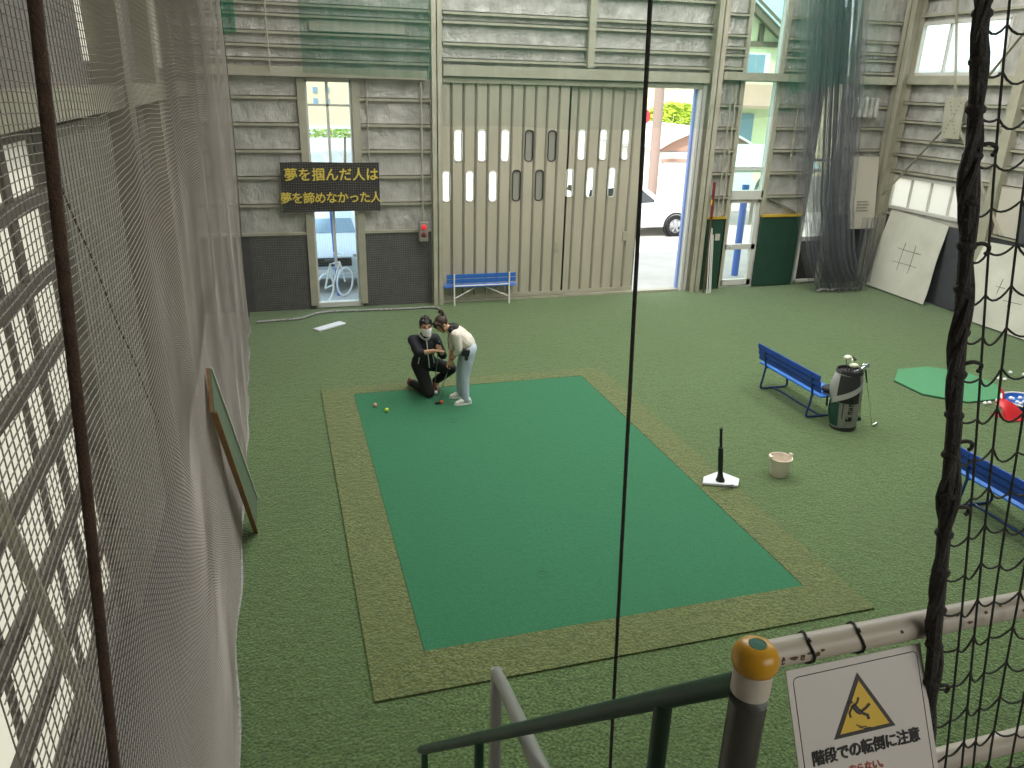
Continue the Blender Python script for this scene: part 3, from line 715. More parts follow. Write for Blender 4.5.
def chain(mb, pts, rs, n=12):
    for i in range(len(pts)-1): mb.cap(pts[i], pts[i+1], rs[i], rs[i+1], n)
def shoe(foot, toe_dir, m, parent, sole='white_plain', s=1.0):
    d = Vector(toe_dir); d.z = 0; d.normalize(); sd = Vector((-d.y, d.x, 0)); f = Vector(foot); mb = MB()
    mb.cap(f - d*.045*s + Vector((0, 0, .045)), f + d*.05*s + Vector((0, 0, .045)), .042*s, .044*s)
    mb.cap(f + d*.05*s + Vector((0, 0, .04)), f + d*.15*s + Vector((0, 0, .034)), .044*s, .033*s)
    mb.cap(f - d*.03*s + Vector((0, 0, .06)), f - d*.01*s + Vector((0, 0, .10)), .05*s, .046*s); mb.cap(f + d*.0*s + Vector((0, 0, .075)), f + d*.09*s + Vector((0, 0, .045)), .046*s, .045*s)
    o = mb.build('shoe', m, parent, smooth=True, voxel=.008, smoothit=3)
    R = Matrix((d, sd, Vector((0, 0, 1)))).transposed()
    MB().lathe([(.02, 0), (1, 0), (1, .02), (.02, .02)], f + d*.05*s, 20, R=R @ Matrix.Diagonal(Vector((.145*s, .047*s, 1)))).build('sole', sole, o)
    return o

# -- woman bent over a putter, facing -x
gz = .0165
wm = thing('person', 'standing person in cream sweater and pale jeans bending over a putter', 'person', (2.34, 10.4, gz))
V = Vector
hipL, hipR = V((2.47, 10.31, .80)), V((2.47, 10.49, .80))
knL, knR = V((2.405, 10.28, .46)), V((2.395, 10.51, .46))
anL, anR = V((2.40, 10.27, gz+.085)), V((2.385, 10.53, gz+.085))
shL, shR = V((2.265, 10.245, 1.085)), V((2.25, 10.555, 1.085))
elL, elR = V((2.30, 10.25, .855)), V((2.275, 10.53, .855))
wrL, wrR = V((2.225, 10.355, .685)), V((2.215, 10.415, .655))
neck, headc = V((2.185, 10.40, 1.155)), V((2.085, 10.375, 1.215))
hf, hu = V((-.72, -.18, -.68)), V((-.66, 0, .75))
b = MB()
chain(b, [hipL+V((0, .0, .0)), knL, anL], [.082, .052, .036]); chain(b, [hipR, knR, anR], [.082, .052, .036])
b.ell((2.485, 10.4, .83), (.105, .16, .11)); b.ell((2.42, 10.4, .96), (.10, .125, .12), Matrix.Rotation(-.55, 3, 'Y')); b.ell((2.30, 10.4, 1.07), (.10, .15, .12), Matrix.Rotation(-.8, 3, 'Y'))
b.cap((2.45, 10.4, .9), (2.33, 10.4, 1.05), .10, .105); b.cap(shL, shR, .052, .052); b.cap((2.26, 10.4, 1.11), neck, .06, .047); b.cap(neck, headc + V((.03, 0, -.03)), .046, .045)
chain(b, [shL, elL, wrL], [.05, .036, .026]); chain(b, [shR, elR, wrR], [.05, .036, .026])
for an in (anL, anR): b.cap(an + V((0, 0, -.02)), an + V((-.09, -.0, -.05)), .03, .02)
Pw, Rw = head_parts(b, headc, hf, hu, .98)
hand(b, wrL, V((-.25, .05, -.95)), V((0, 1, 0)), .75, 1, .92); hand(b, wrR, V((-.3, -.08, -.95)), V((0, -1, 0)), .75, -1, .92)
b.build('body', 'skin', wm, smooth=True, voxel=.0065, smoothit=3)
sw = MB()
sw.ell((2.42, 10.4, .965), (.125, .148, .11), Matrix.Rotation(-.55, 3, 'Y')); sw.ell((2.31, 10.4, 1.06), (.122, .168, .125), Matrix.Rotation(-.8, 3, 'Y'))
sw.cap((2.455, 10.4, .915), (2.33, 10.4, 1.05), .125, .122); sw.cap(shL, shR, .066, .066); sw.cap((2.28, 10.4, 1.10), (2.225, 10.4, 1.135), .08, .058)
for q in (-1, 1): sw.cap((2.43, 10.4+q*.05, .92), (2.30, 10.4+q*.06, 1.06), .112, .108)
chain(sw, [shL, elL+V((.005, -.002, .01)), elL*.72+wrL*.28], [.068, .053, .046]); chain(sw, [shR, elR+V((.005, .002, .01)), elR*.72+wrR*.28], [.068, .053, .046])
sw.build('sweater', 'sweater', wm, smooth=True, voxel=.010, smoothit=4)
je = MB()
je.ell((2.485, 10.4, .835), (.12, .175, .115)); je.cap((2.47, 10.4, .87), (2.445, 10.4, .93), .122, .115)
for h, k, a in ((hipL, knL, anL), (hipR, knR, anR)):
    chain(je, [h, (h+k)/2+V((-.0, 0, 0)), k, (k+a)/2, a+V((0.01, 0, -.01))], [.1, .085, .07, .064, .06])
je.build('jeans', 'jeans', wm, smooth=True, voxel=.010, smoothit=4)
co = MB(); co.cap((2.275, 10.345, 1.165), (2.265, 10.455, 1.165), .048, .048); co.cap((2.215, 10.33, 1.135), (2.205, 10.46, 1.135), .042, .042); co.cap((2.31, 10.38, 1.175), (2.22, 10.35, 1.175), .035, .035); co.cap((2.31, 10.42, 1.175), (2.22, 10.45, 1.175), .035, .035)
co.build('collar', 'black', wm, smooth=True, voxel=.009, smoothit=4)
MB().tube(smoothpath([(2.19, 10.33, 1.12), (2.165, 10.31, 1.04), (2.165, 10.30, .95), (2.17, 10.30, .87)], 4), .006, 6).build('neck_cord', 'black', wm)
hm = MB(); hm.ell(Pw(0, -.03, .04), (.088, .098, .094), Rw, 18, 12); hm.ell(Pw(0, .05, .075), (.07, .05, .04), Rw)
for q in (-1, 1): hm.cap(Pw(q*.068, .03, .05), Pw(q*.072, .045, -.06), .022, .012)
for q in (-.045, -.015, .015, .045): hm.cap(Pw(q, .068, .085), Pw(q*1.1, .098, .035), .02, .010)
hm.cap(Pw(0, -.10, .03), Pw(0, -.115, .07), .03, .035)
ho = hm.build('hair', 'hair_brown', wm, smooth=True, voxel=.007, smoothit=3)
hb = MB(); lp = [Pw(.03*math.cos(a)*1.3, -.125+.02*math.sin(a*2), .11+.045*math.sin(a)) for a in [k*PI/7 for k in range(15)]]
hb.tube(lp, .017, 8).build('hair_bun', 'hair_brown', ho, smooth=True)
MB().tube([Pw(.03*math.cos(k*PI/6), -.118, .075+.026*math.sin(k*PI/6)) for k in range(13)], .009, 6).build('hair_tie', 'sweater', ho, smooth=True)
for q in (-1, 1):
    MB().ell(Pw(q*.03, .079, .008), (.014, .006, .007), Rw, 10, 6).build('eye', 'eye', wm, smooth=True)
MB().ell(Pw(0, .089, -.062), (.02, .006, .007), Rw, 10, 6).build('lips', 'lips', wm, smooth=True)
shoe((anL.x+.02, anL.y, gz), (-1, -.12, 0), 'shoe_white', wm, s=.95); shoe((anR.x+.02, anR.y, gz), (-1, .05, 0), 'shoe_white', wm, s=.95)
po = MB().obox((2.40, 10.225, .82), (.11, .05, .10), Matrix.Rotation(.25, 3, 'Y')).build('belt_pouch', 'black', wm, bevel=.012, smooth=True)
MB().box(2.385, 2.43, 10.2, 10.235, .71, .785).build('key_case', 'bag_dark', po, bevel=.008)
MB().lathe([(.022, -.008), (.03, -.008), (.03, .008), (.022, .008)], elL*.1+wrL*.9, 14).build('wristband', 'black', wm)
club('putter', 'thin dark putter held by the bending person', (2.005, 10.36, gz), (2.235, 10.385, .70), 'blade', 'black', 'shaft', gl=.24, hrot=.15)

# -- man kneeling on one knee, facing the camera
mn = thing('person', 'kneeling person in black jacket and white face mask holding a putter upright', 'person', (1.92, 10.78, gz))
hR, hL = V((1.83, 10.87, .47)), V((2.0, 10.87, .47))
kR, kL = V((1.95, 10.66, gz+.075)), V((2.31, 10.76, .40))
aR, aL = V((1.75, 11.06, gz+.09)), V((2.11, 11.0, gz+.10))
sR, sL = V((1.745, 10.82, .87)), V((2.075, 10.82, .87))
eR, eL = V((1.80, 10.56, .745)), V((2.17, 10.72, .635))
wR, wL = V((1.985, 10.46, .80)), V((2.105, 10.52, .77))
nk, hd = V((1.915, 10.79, .955)), V((1.925, 10.755, 1.085))
b = MB()
chain(b, [hR, kR], [.092, .062]); chain(b, [kR, aR], [.06, .038]); chain(b, [hL, kL], [.092, .062]); chain(b, [kL, aL], [.06, .038])
b.ell((1.915, 10.87, .50), (.17, .12, .12)); b.cap((1.915, 10.87, .52), (1.91, 10.84, .72), .125, .135); b.ell((1.91, 10.83, .76), (.175, .115, .16)); b.cap(sR, sL, .062, .062)
b.cap((1.91, 10.82, .87), nk, .07, .056); b.cap(nk, hd + V((0, .01, -.04)), .055, .052)
chain(b, [sR, eR, wR], [.056, .042, .03]); chain(b, [sL, eL, wL], [.056, .042, .03])
b.cap(aR, aR + V((-.02, .05, -.03)), .036, .032); b.cap(aL, aL + V((.0, -.12, -.05)), .036, .028)
Pm, Rm = head_parts(b, hd, (.10, -.96, -.14), (0, 0, 1), 1.02)
hand(b, wR, V((.85, -.42, .1)), V((0, 0, -1)), .18, 1, 1.0); hand(b, wL, V((-.22, -.5, .75)), V((-1, .3, 0)), .85, -1, 1.0)
b.build('body', 'skin', mn, smooth=True, voxel=.0065, smoothit=3)
jk = MB()
jk.cap((1.915, 10.87, .50), (1.91, 10.84, .72), .152, .158); jk.ell((1.91, 10.83, .76), (.198, .135, .175)); jk.cap(sR, sL, .078, .078); jk.ell((1.915, 10.87, .52), (.19, .145, .13)); jk.cap((1.91, 10.81, .89), (1.913, 10.80, .935), .085, .072)
chain(jk, [sR, eR, eR*.8+wR*.2], [.08, .064, .058]); chain(jk, [sL, eL, eL*.6+wL*.4], [.08, .064, .056])
jo = jk.build('jacket', 'jacket', mn, smooth=True, voxel=.010, smoothit=4)
MB().tube(smoothpath([(1.925, 10.715, .915), (1.93, 10.672, .82), (1.94, 10.675, .70), (1.955, 10.69, .56), (1.965, 10.71, .46)], 4), .008, 6).build('zip', 'white_paint', jo)
for q in (-1, 1):
    MB().tube([(1.92+q*.095, 10.703+.0, .66), (1.92+q*.12, 10.716, .53)], .006, 6).build('pocket_zip', 'white_paint', jo)
MB().tube(smoothpath([(1.83, 10.76, .965), (1.865, 10.70, .93), (1.92, 10.69, .90), (1.97, 10.70, .93), (2.0, 10.76, .965)], 4), .015, 6).build('collar', 'bag_light', jo, smooth=True)
tr_ = MB(); tr_.ell((1.915, 10.87, .46), (.185, .145, .12))
chain(tr_, [hR, (hR+kR)/2, kR], [.115, .10, .083]); chain(tr_, [kR+V((0, .02, .0)), (kR+aR)/2, aR+V((.02, -.03, 0))], [.078, .072, .062])
chain(tr_, [hL, (hL+kL)/2, kL], [.115, .10, .08]); chain(tr_, [kL, (kL+aL)/2, aL+V((.005, 0, .02))], [.08, .07, .06])
tr_.build('trousers', 'trousers_black', mn, smooth=True, voxel=.010, smoothit=4)
hm = MB(); hm.ell(Pm(0, -.035, .045), (.087, .092, .088), Rm, 18, 12)
for k in range(9):
    a = (k-4)/4*.068; hm.cap(Pm(a*.9, .03, .10), Pm(a, .072-abs(a)*.45, .068+.008*(k % 2)), .024, .013)
for k in range(16):
    a = k*2.4; q = .05*math.sqrt((k+.5)/16); hm.cap(Pm(q*math.cos(a), q*math.sin(a)-.02, .10), Pm(q*1.3*math.cos(a), q*1.3*math.sin(a)-.02, .137), .022, .009)
for q in (-1, 1): hm.cap(Pm(q*.076, .015, .05), Pm(q*.078, .015, .0), .018, .008)
hm.build('hair', 'hair_black', mn, smooth=True, voxel=.007, smoothit=2)
def maskpt(u, v):
    a = (u-.5)*2.5; z = .002-.112*v; bl = 1+.10*math.sin(v*PI); w_ = .074-.014*v
    return Pm(w_*math.sin(a)*bl, .034+.072*math.cos(a)*bl + (.012 if abs(u-.5) < .15 else 0), z)
mk = MB().grid(maskpt, 14, 8, Rm @ Vector((0, .004, 0))).build('face_mask', 'mask_white', mn, smooth=True)
for q in (-1, 1):
    MB().tube([Pm(q*.072, .06, -.02), Pm(q*.082, .0, .0), Pm(q*.084, -.01, .01)], .003, 5).build('ear_loop', 'mask_white', mk)
    MB().ell(Pm(q*.032, .079, .018), (.015, .006, .006), Rm, 10, 6).build('eye', 'eye', mn, smooth=True)
    MB().tube([Pm(q*.018, .09, .043), Pm(q*.05, .078, .042)], .005, 6).build('eyebrow', 'hair_black', mn)
s1 = MB(); s1.cap(aR+V((.0, .0, .0)), aR+V((-.015, .06, -.02)), .05, .048); s1.cap(aR+V((-.01, .06, .02)), aR+V((-.01, .09, -.055)), .04, .03)
s1.build('shoe', 'shoe_red', mn, smooth=True, voxel=.008)
shoe((aL.x, aL.y, gz), (-.25, -1, 0), 'shoe_red', mn)
club('putter', 'putter with dark grip held upright by the kneeling person', (2.05, 10.83, gz), (2.075, 10.475, .93), 'blade', 'red_plastic', 'shaft', gl=.28, hrot=.3)

# ------------------------------------------------------------------ nets
def strands(lines, r, n=3):
    mb = MB()
    for l in lines: mb.tube(l, r, n, caps=False)
    return mb
NX = -.62
def netx(y, z):
    NX = -.50-.0168*(y-3)
    far = max(0, min(1, (y-5)/6))
    push = -.06*(.5-.5*math.cos(2*PI*max(0, min(1, (y-2.6)/6.4))))**.7*max(0, min(1, (5.0-z)/2.4))          # the plank leans here
    return NX + push + far*(.015*math.sin(y*5.3+.3*z) + .025*math.sin(y*2.1+z*.25)*min(1, z/2)) + .012*math.sin(y*3.1+z*1.3) + .05*math.sin(z*.9)*math.sin(y*.7)*.4
def netz(y, z):
    return z + .009*math.sin(y*3.1+z*.5)*min(1, z) + .003*math.sin(y*11+z*3)*min(1, z)
nl = thing('net_curtain', 'long grey mesh net curtain hanging along the left wall', 'net', (NX, 8, 0))
L_ = []
y = 1.1
while y < 15.45:
    L_.append([(netx(y, k*.36), y+.012*math.sin(k*1.7), max(.02, k*.36)) for k in range(20)]); y += .034
strands(L_, .0016 ).build('upright_threads', 'net_thread', nl)
L_ = []; z = .03
while z < 6.8:
    pts = []; y = 1.1
    while y < 15.5: pts.append((netx(y, z), y, netz(y, z))); y += .09 if y < 5 else .14
    L_.append(pts); z += .0215
strands(L_, .0016).build('level_threads', 'net_thread', nl)
MB().tube([(netx(1.1+k*.24, 0)+.01*math.sin(k*.9), 1.1+k*.24, .02+.006*math.sin(k*1.3)) for k in range(61)], .013, 6).build('hem_rope', 'hem_white', nl, smooth=True)
MB().tube([(netx(15.45, k*.34), 15.47+.012*math.sin(k), .02+k*.34) for k in range(21)], .016, 6).build('edge_rope', 'rope_black', nl, smooth=True)
MB().tube([(NX+.02, 2.55+k*.05-.01*math.sin(k*.8), 4.15-.06*k) for k in range(24)], .0028, 5).build('lacing_cord', 'rope_brown', nl)

nb = thing('net_curtain', 'square mesh net stretched across the back wall over the yellow lettered banner', 'net', (1.2, 15.55, 0))
NY = 15.6
L_ = [[(x_, NY+.03*math.sin(x_*3+k*.4), max(.03, k*.48)) for k in range(15)] for x_ in [-.55+.046*i for i in range(77)]]
strands(L_, .0011).build('upright_threads', 'net_thread_dim', nb)
L_ = [[(-.55+.2*i, NY+.03*math.sin((-.55+.2*i)*3+z/.48*.4), z+.012*math.sin(i*.9)) for i in range(18)] for z in [.03+.046*i for i in range(142)]]
strands(L_, .0011).build('level_threads', 'net_thread_dim', nb)
MB().tube(smoothpath([(-.58, 15.1, .03), (-.2, 15.15, .03), (.25, 15.2, .03), (.7, 15.55, .03), (1.5, 15.55, .03), (2.3, 15.5, .03), (2.9, 15.5, .03), (3.05, 15.35, .03)], 8), .022, 6).build('hem_rope', 'hem_white', nb, smooth=True)

def drape(x0, x1, y, ztop, zb, amp, wl, nu=60, nv=24, flare=None):
    def fn(u, v):
        x_ = x0(v)+(x1(v)-x0(v))*u; z = zb(u)+(ztop-zb(u))*v
        return (x_, y + amp*math.sin(u*2*PI*wl+.6*math.sin(v*3)) + .4*amp*math.sin(u*2*PI*wl*2.3+1), z)
    return MB().grid(fn, nu, nv)
c_ = lambda k: (lambda v: k)
tag(drape(c_(.62), c_(2.96), 15.45, 7.2, lambda u: 4.50-.05*u, .03, 4).build('green_net', 'green_net', smooth=True), 'dark green fine net hanging above the left window', 'net')
tag(drape(c_(-.75), c_(-.45), 15.4, 7.2, lambda u: 5.06+.05*u, .03, 2, 12).build('green_net', 'green_net_dense', smooth=True), 'narrow tip of dense green net in the top left corner', 'net')
tag(drape(c_(3.15), c_(8.95), 15.5, 7.2, lambda u: 3.6+.03*math.sin(u*9), .02, 6).build('green_net', 'green_net_thin', smooth=True), 'thin green net hanging over the top of the steel doors', 'net')
tag(drape(c_(9.2), c_(13.0), 15.45, 7.2, lambda u: 3.75+.35*u+.03*math.sin(u*7), .03, 5).build('green_net', 'green_net_thin', smooth=True), 'green net hanging across the tall right window', 'net')
tag(drape(c_(10.15), c_(11.7), 14.7, 7.2, lambda u: 4.32+.3*u, .03, 4)  .build('green_net', 'green_net_mid', smooth=True), 'second layer of green net beside the tall right window', 'net')
gn = thing('net_curtain', 'gathered grey net curtain falling in folds to the turf at right corner', 'net', (12.2, 15.2, 0))
# gathered at the top, swinging out to the right along the floor
GC = [(0.0, 11.95, 13.3), (.26, 11.85, 13.2), (.55, 11.68, 12.95), (1.0, 11.5, 12.75), (2.1, 11.2, 12.5), (3.2, 11.0, 12.4), (4.6, 10.8, 12.2), (7.2, 10.45, 11.85)]
def gc(z, k):
    for a, b_ in zip(GC, GC[1:]):
        if z <= b_[0]:
            t_ = (z-a[0])/(b_[0]-a[0]); return a[k]+(b_[k]-a[k])*t_
    return GC[-1][k]
for k, (u0, u1, wl) in enumerate(((0, .78, 7), (.12, .95, 8), (.3, 1.0, 6))):
    zz = lambda v: .03+7.1*v**1.6
    def fn(u, v, u0=u0, u1=u1, wl=wl, k=k):
        z_ = zz(v); a, b_ = gc(z_, 1), gc(z_, 2); t_ = u0+(u1-u0)*u
        return (a+(b_-a)*t_, 15.2-.1*k + .09*math.sin(u*2*PI*wl+.6*math.sin(v*3)) + .036*math.sin(u*2*PI*wl*2.3+1), z_)
    MB().grid(fn, 90, 44).build('fold_layer', 'grey_net', gn, smooth=True)
drape(lambda v: 13.2-.1*v, lambda v: 13.6+.05*v, 15.3, 1.7, lambda u: .05+.1*u, .05, 4, 50, 14).build('fold_layer', 'grey_net', gn, smooth=True)
MB().tube([(12.0+.18*k, 15.1+.04*math.sin(k*2), .05+.03*abs(math.sin(k*1.4))) for k in range(8)], .025, 6).build('weighted_hem', 'net_thread_dim', gn, smooth=True)

# ------------------------------------------------------------------ things on and against the walls
bn = thing('banner', 'black banner with two lines of yellow lettering across the left window', 'banner', (1.03, 15.8, 1.99))
def bpt(u, v): return (.1+1.86*u, 15.80+.012*math.sin(u*7)+.008*math.sin(v*5), 1.985+.93*v+.012*math.sin(u*PI*2)*(v-.5))
MB().grid(bpt, 30, 10, (0, .006, 0)).build('cloth', 'sign_black', bn, smooth=True)
E1, E2 = (1, 0, 0), (0, 0, 1)
text('夢を掴んだ人は', .255, 'sign_yellow', 'lettering', bn, basis((1.05, 15.77, 2.675), E1, E2), spacing=1.0, fat=.004)
text('夢を諦めなかった人', .225, 'sign_yellow', 'lettering', bn, basis((1.02, 15.77, 2.24), E1, E2), spacing=.9, fat=.004)
for x_ in (.12, 1.94): MB().tube([(x_, 15.8, 2.9), (x_, 15.9, 3.0)], .008, 6).build('tie_cord', 'hem_white', bn)
rl = thing('signal_box', 'small grey signal box with red lamp on a conduit beside the steel column', 'signal box', (2.80, 15.75, 1.36))
MB().box(2.72, 2.90, 15.72, 15.84, 1.36, 1.75).build('case', 'steel_grey', rl, bevel=.01)
for z, m in ((1.65, 'red_lamp'), (1.5, 'shoe_red')): MB().lathe([(.055, 0), (.055, .02), (.02, .035)], (2.81, 15.72, z), 16, R=Matrix.Rotation(PI/2, 3, 'X')).build('lamp', m, rl, smooth=True)
MB().tube([(2.81, 15.8, 1.75), (2.81, 15.8, 4.4)], .018, 8).build('conduit', 'steel_cream', rl)
tag(MB().tube([(1.78, 15.86, 2.65), (1.78, 15.86, 4.42)], .014, 8).build('conduit', 'steel_cream'), 'thin vertical conduit on the foil wall right of left window', 'conduit')
tag(MB().tube([(.06, 15.7, 4.5), (.05, 15.72, 7.0)], .014, 8).build('hanging_wire', 'steel_cream'), 'thin cable hanging above the beam at upper left', 'cable')
for x_ in (9.56, 9.68): tag(MB().tube([(x_, 15.84, 1.7), (x_, 15.84, 4.5)], .016, 8).build('conduit', 'steel_cream'), 'vertical conduit on the narrow wall bay beside steel doors, %s of its pair' % ('left' if x_ < 9.6 else 'right'), 'conduit')
tag(MB().tube([(11.28, 15.84, 2.9), (11.28, 15.84, 4.4)], .014, 8).build('conduit', 'steel_cream'), 'vertical conduit crossing girts right of tall window', 'conduit')
fx = thing('fire_hose_pole', 'red and yellow pole standing against the steel column by the doorway', 'pole', (9.28, 15.6, 0))
MB().tube([(9.28, 15.6, 1.7), (9.27, 15.62, 2.5)], .03, 10).build('red_section', 'shoe_red', fx, smooth=True)
MB().tube([(9.27, 15.62, 2.0), (9.27, 15.62, 2.12)], .033, 10).build('yellow_band', 'warn_yellow', fx)
MB().tube([(9.30, 15.6, 0), (9.28, 15.6, 1.7)], .018, 8).build('shaft', 'rust', fx)
for k, (a, b_) in enumerate((((9.36, 15.55, 0), (9.42, 15.82, 1.5)), ((9.42, 15.56, 0), (9.46, 15.82, 1.45)), ((9.48, 15.6, 0), (9.52, 15.84, 1.3)))):
    p = tag(MB().tube([a, b_], .014, 8).build('stick', 'white_paint'), 'white stick leaning on dark green board, %s from the column' % ('first', 'second', 'third')[k], 'stick', 'white sticks by the green board')
tag(MB().box(9.62, 9.74, 15.9, 15.92, 1.15, 1.3).build('wall_plate', 'box_cream', bevel=.005), 'small square plate on the narrow green board', 'plate')
fn = thing('poster_board', 'tall cream poster board hung behind the grey net curtain', 'board', (13.1, 15.3, 1.35))
def pb(u, v): return (12.78+.72*u+.22*(1-v), 15.62, 1.38+1.66*v)
MB().grid(pb, 4, 6, (0, .02, 0)).build('panel', 'box_cream', fn)
for k in range(4): MB().box(13.12+.0*k, 13.46-.05*(k % 2), 15.61, 15.619, 1.80+.07*k-.01, 1.82+.07*k).build('print_line', 'steel_grey', fn)
hh = thing('heater_rack', 'row of grey cylinders mounted high behind the net curtain', 'rack', (12.98, 15.7, 3.9))
MB().box(12.62, 13.36, 15.84, 15.9, 3.92, 4.3).build('bracket', 'steel_grey', hh)
for k in range(5): MB().lathe([(.02, 3.88), (.06, 3.9), (.06, 4.3), (.02, 4.33)], (12.72+.14*k, 15.76, 0), 14).build('cylinder', 'foil', hh, smooth=True)

# right wall canvases, dark panels
def canvas(name, label, q, wob, mark, torn=0):
    """q = four corners tl, tr, bl, br in (y, z); hung at x with a slack lower half"""
    c = thing(name, label, 'canvas', (13.7, (q[2][0]+q[3][0])/2, .0))
    def P(u, v):
        a = [q[2][i]+(q[3][i]-q[2][i])*u for i in (0, 1)]; t = [q[0][i]+(q[1][i]-q[0][i])*u for i in (0, 1)]
        yy, zz = [a[i]+(t[i]-a[i])*v for i in (0, 1)]
        return (13.93-.26*(1-v)-wob*math.sin(u*5+v*3)*math.sin(v*PI)*.5-wob*.5*math.sin(u*11-v*6)*math.sin(v*PI), yy, zz)
    MB().grid(P, 36, 30, (.004, 0, 0)).build('cloth', 'canvas', c, smooth=True)
    def stroke(u0, v0, u1, v1):
        mb = MB(); pts = []
        for k in range(9):
            x_, yy, zz = P(u0+(u1-u0)*k/8, v0+(v1-v0)*k/8); pts.append((x_-.006, yy, zz))
        return mb.tube(pts, .0045, 5).build('drawn_line', 'ink', c)
    for s in mark: stroke(*s)
    return c
hash_ = [(.43, .30, .43, .66), (.60, .30, .60, .66), (.32, .57, .71, .57), (.32, .40, .71, .40)]
canvas('target_canvas', 'cream canvas sheet with dark hash grid, nearest the back corner', [(15.38, 1.86), (13.62, 1.77), (15.45, .05), (13.60, .03)], .035, hash_)
canvas('target_canvas', 'wrinkled cream canvas sheet with faint hash marks behind rope net', [(12.62, 1.62), (10.6, 1.72), (12.7, .03), (10.5, .03)], .05, [(.36, .42, .36, .6), (.5, .3, .5, .52), (.32, .5, .42, .5), (.44, .36, .62, .36)])
tag(MB().prism([(12.86, .02), (13.6, .02), (13.66, 1.74), (12.8, 1.77)], 0, 13.97, 13.99).build('dark_panel', 'kick_blue_grey'), 'dark grey panel between the two cream canvases', 'panel')
tag(MB().prism([(11.55, 1.72), (11.9, 1.75), (11.95, 2.5), (11.6, 2.45)], 0, 13.9, 13.98).build('blue_grey_board', 'kick_blue_grey'), 'small blue grey board standing above the wrinkled canvas', 'board')
tag(MB().prism([(11.95, 1.78), (12.55, 1.80), (12.6, 2.7), (12.0, 2.72)], 0, 13.99, 14.05).build('cream_panel', 'box_cream'), 'cream wall cabinet panel above the wrinkled canvas', 'panel')
# green board leaning on the left net
lb = thing('leaning_board', 'long green faced plywood plank leaning along the left net', 'board', (-.5, 7.4, 0))
Q = [V((-.47, 7.40, .0)), V((-.45, 7.67, .26)), V((-.559, 5.71, 2.42)), V((-.54, 5.45, 2.18))]
nrm = (Q[1]-Q[0]).cross(Q[3]-Q[0]).normalized(); nrm = nrm if nrm.x > 0 else -nrm
mb = MB(); mb.add(Q + [q - nrm*.012 for q in Q], [(0, 1, 2, 3), (7, 6, 5, 4), (0, 4, 5, 1), (1, 5, 6, 2), (2, 6, 7, 3), (3, 7, 4, 0)]); mb.build('green_face', 'board_green', lb)
mb = MB(); B_ = [q - nrm*.0125 for q in Q]; mb.add(B_ + [q - nrm*.02 for q in B_], [(0, 1, 2, 3), (7, 6, 5, 4), (0, 4, 5, 1), (1, 5, 6, 2), (2, 6, 7, 3), (3, 7, 4, 0)]); mb.build('plywood_back', 'wood_edge', lb)
fr = MB(); fr.bar(Q[0]+nrm*.004, Q[3]+nrm*.004, .012, .02, nrm); fr.build('edge_strip', 'wood_edge', lb)
fr = MB(); fr.bar(Q[1]+nrm*.004, Q[2]+nrm*.004, .010, .014, nrm); fr.build('edge_strip', 'canvas', lb)

# ------------------------------------------------------------------ viewing platform: rail, post, sign, stair rail, ropes
struct(MB().box(XL, XR, YF, .95, 2.5, 2.62).build('platform_slab', 'steel_grey'))
PX, PY = .575, .722
ps = thing('rail_post', 'grey railing post with yellow ball cap in the foreground', 'railing post', (PX, PY, 2.62))
MB().lathe([(.05, 2.62), (.05, 2.63), (.026, 2.632), (.026, 3.6090)], (PX, PY, 0), 24).build('post_tube', 'post_grey', ps, smooth=True)
MB().lathe([(.0255, 3.6240), (.0268, 3.6250), (.0268, 3.6610), (.024, 3.6640)], (PX, PY, 0), 24).build('sleeve', 'pipe_white', ps, smooth=True)
cp = MB().lathe([(.004, 3.6625), (.024, 3.663), (.0292, 3.667), (.0315, 3.674), (.032, 3.681), (.0305, 3.690), (.0255, 3.698), (.019, 3.7025), (.0125, 3.704), (.012, 3.7028), (.004, 3.7028)], (PX, PY, 0), 28).build('ball_cap', 'cap_yellow', ps, smooth=True)
MB().lathe([(.002, 3.7028), (.0115, 3.7028), (.0115, 3.7038), (.002, 3.7042)], (PX, PY, 0), 20).build('cap_inset', 'cap_green', cp)
RY = .722
wr = thing('guard_rail', 'chipped white pipe guard rail running right from the yellow capped post', 'railing', (2.2, RY, 2.62))
MB().tube([(PX+.02, RY, 3.682), (4.2, RY, 3.682)], .019, 16).build('top_rail', 'pipe_white', wr, smooth=True)
MB().tube([(PX+.02, RY, 3.392), (4.2, RY, 3.392)], .018, 16).build('lower_rail', 'pipe_white', wr, smooth=True)
for x_ in (2.4, 4.18): MB().tube([(x_, RY, 2.62), (x_, RY, 3.68)], .024, 14).build('upright', 'pipe_white', wr, smooth=True)
ch = MB(); random.seed(3)
def fleck(x_, a, sx_, sa):
    pts = []; n = 9
    for k in range(n):
        t_ = 2*PI*k/n; q = random.uniform(.6, 1.1); pts.append((x_+sx_*q*math.cos(t_), a+sa*q*math.sin(t_)))
    vs = [(px_, RY-.0193*math.cos(aa), 3.682+.0193*math.sin(aa)) for px_, aa in pts]; ch.add(vs, [tuple(range(n))])
for x_, a, s1_, s2_ in ((.622, .15, .006, .12), (.636, .05, .003, .2), (.648, .3, .004, .1), (.66, .1, .003, .14), (.668, .35, .0025, .1), (.606, .1, .002, .25), (.80, .5, .002, .1), (.92, .2, .004, .1), (.95, .7, .003, .1), (1.02, .3, .003, .1), (.9, .9, .003, .08), (.98, 1.0, .002, .1)): fleck(x_, a, s1_*1.5, s2_*1.5)
ch.build('paint_chips', 'rust', wr)
SA = math.radians(27); SE = V((0, -math.sin(SA), -math.cos(SA))); SN = V((0, -math.cos(SA), math.sin(SA))); SO = V((.610, .700, 3.669))
def sp_(a, b_, h=0): return SO + V((a, 0, 0)) + SE*b_ + SN*h           # a right, b down, h towards the reader
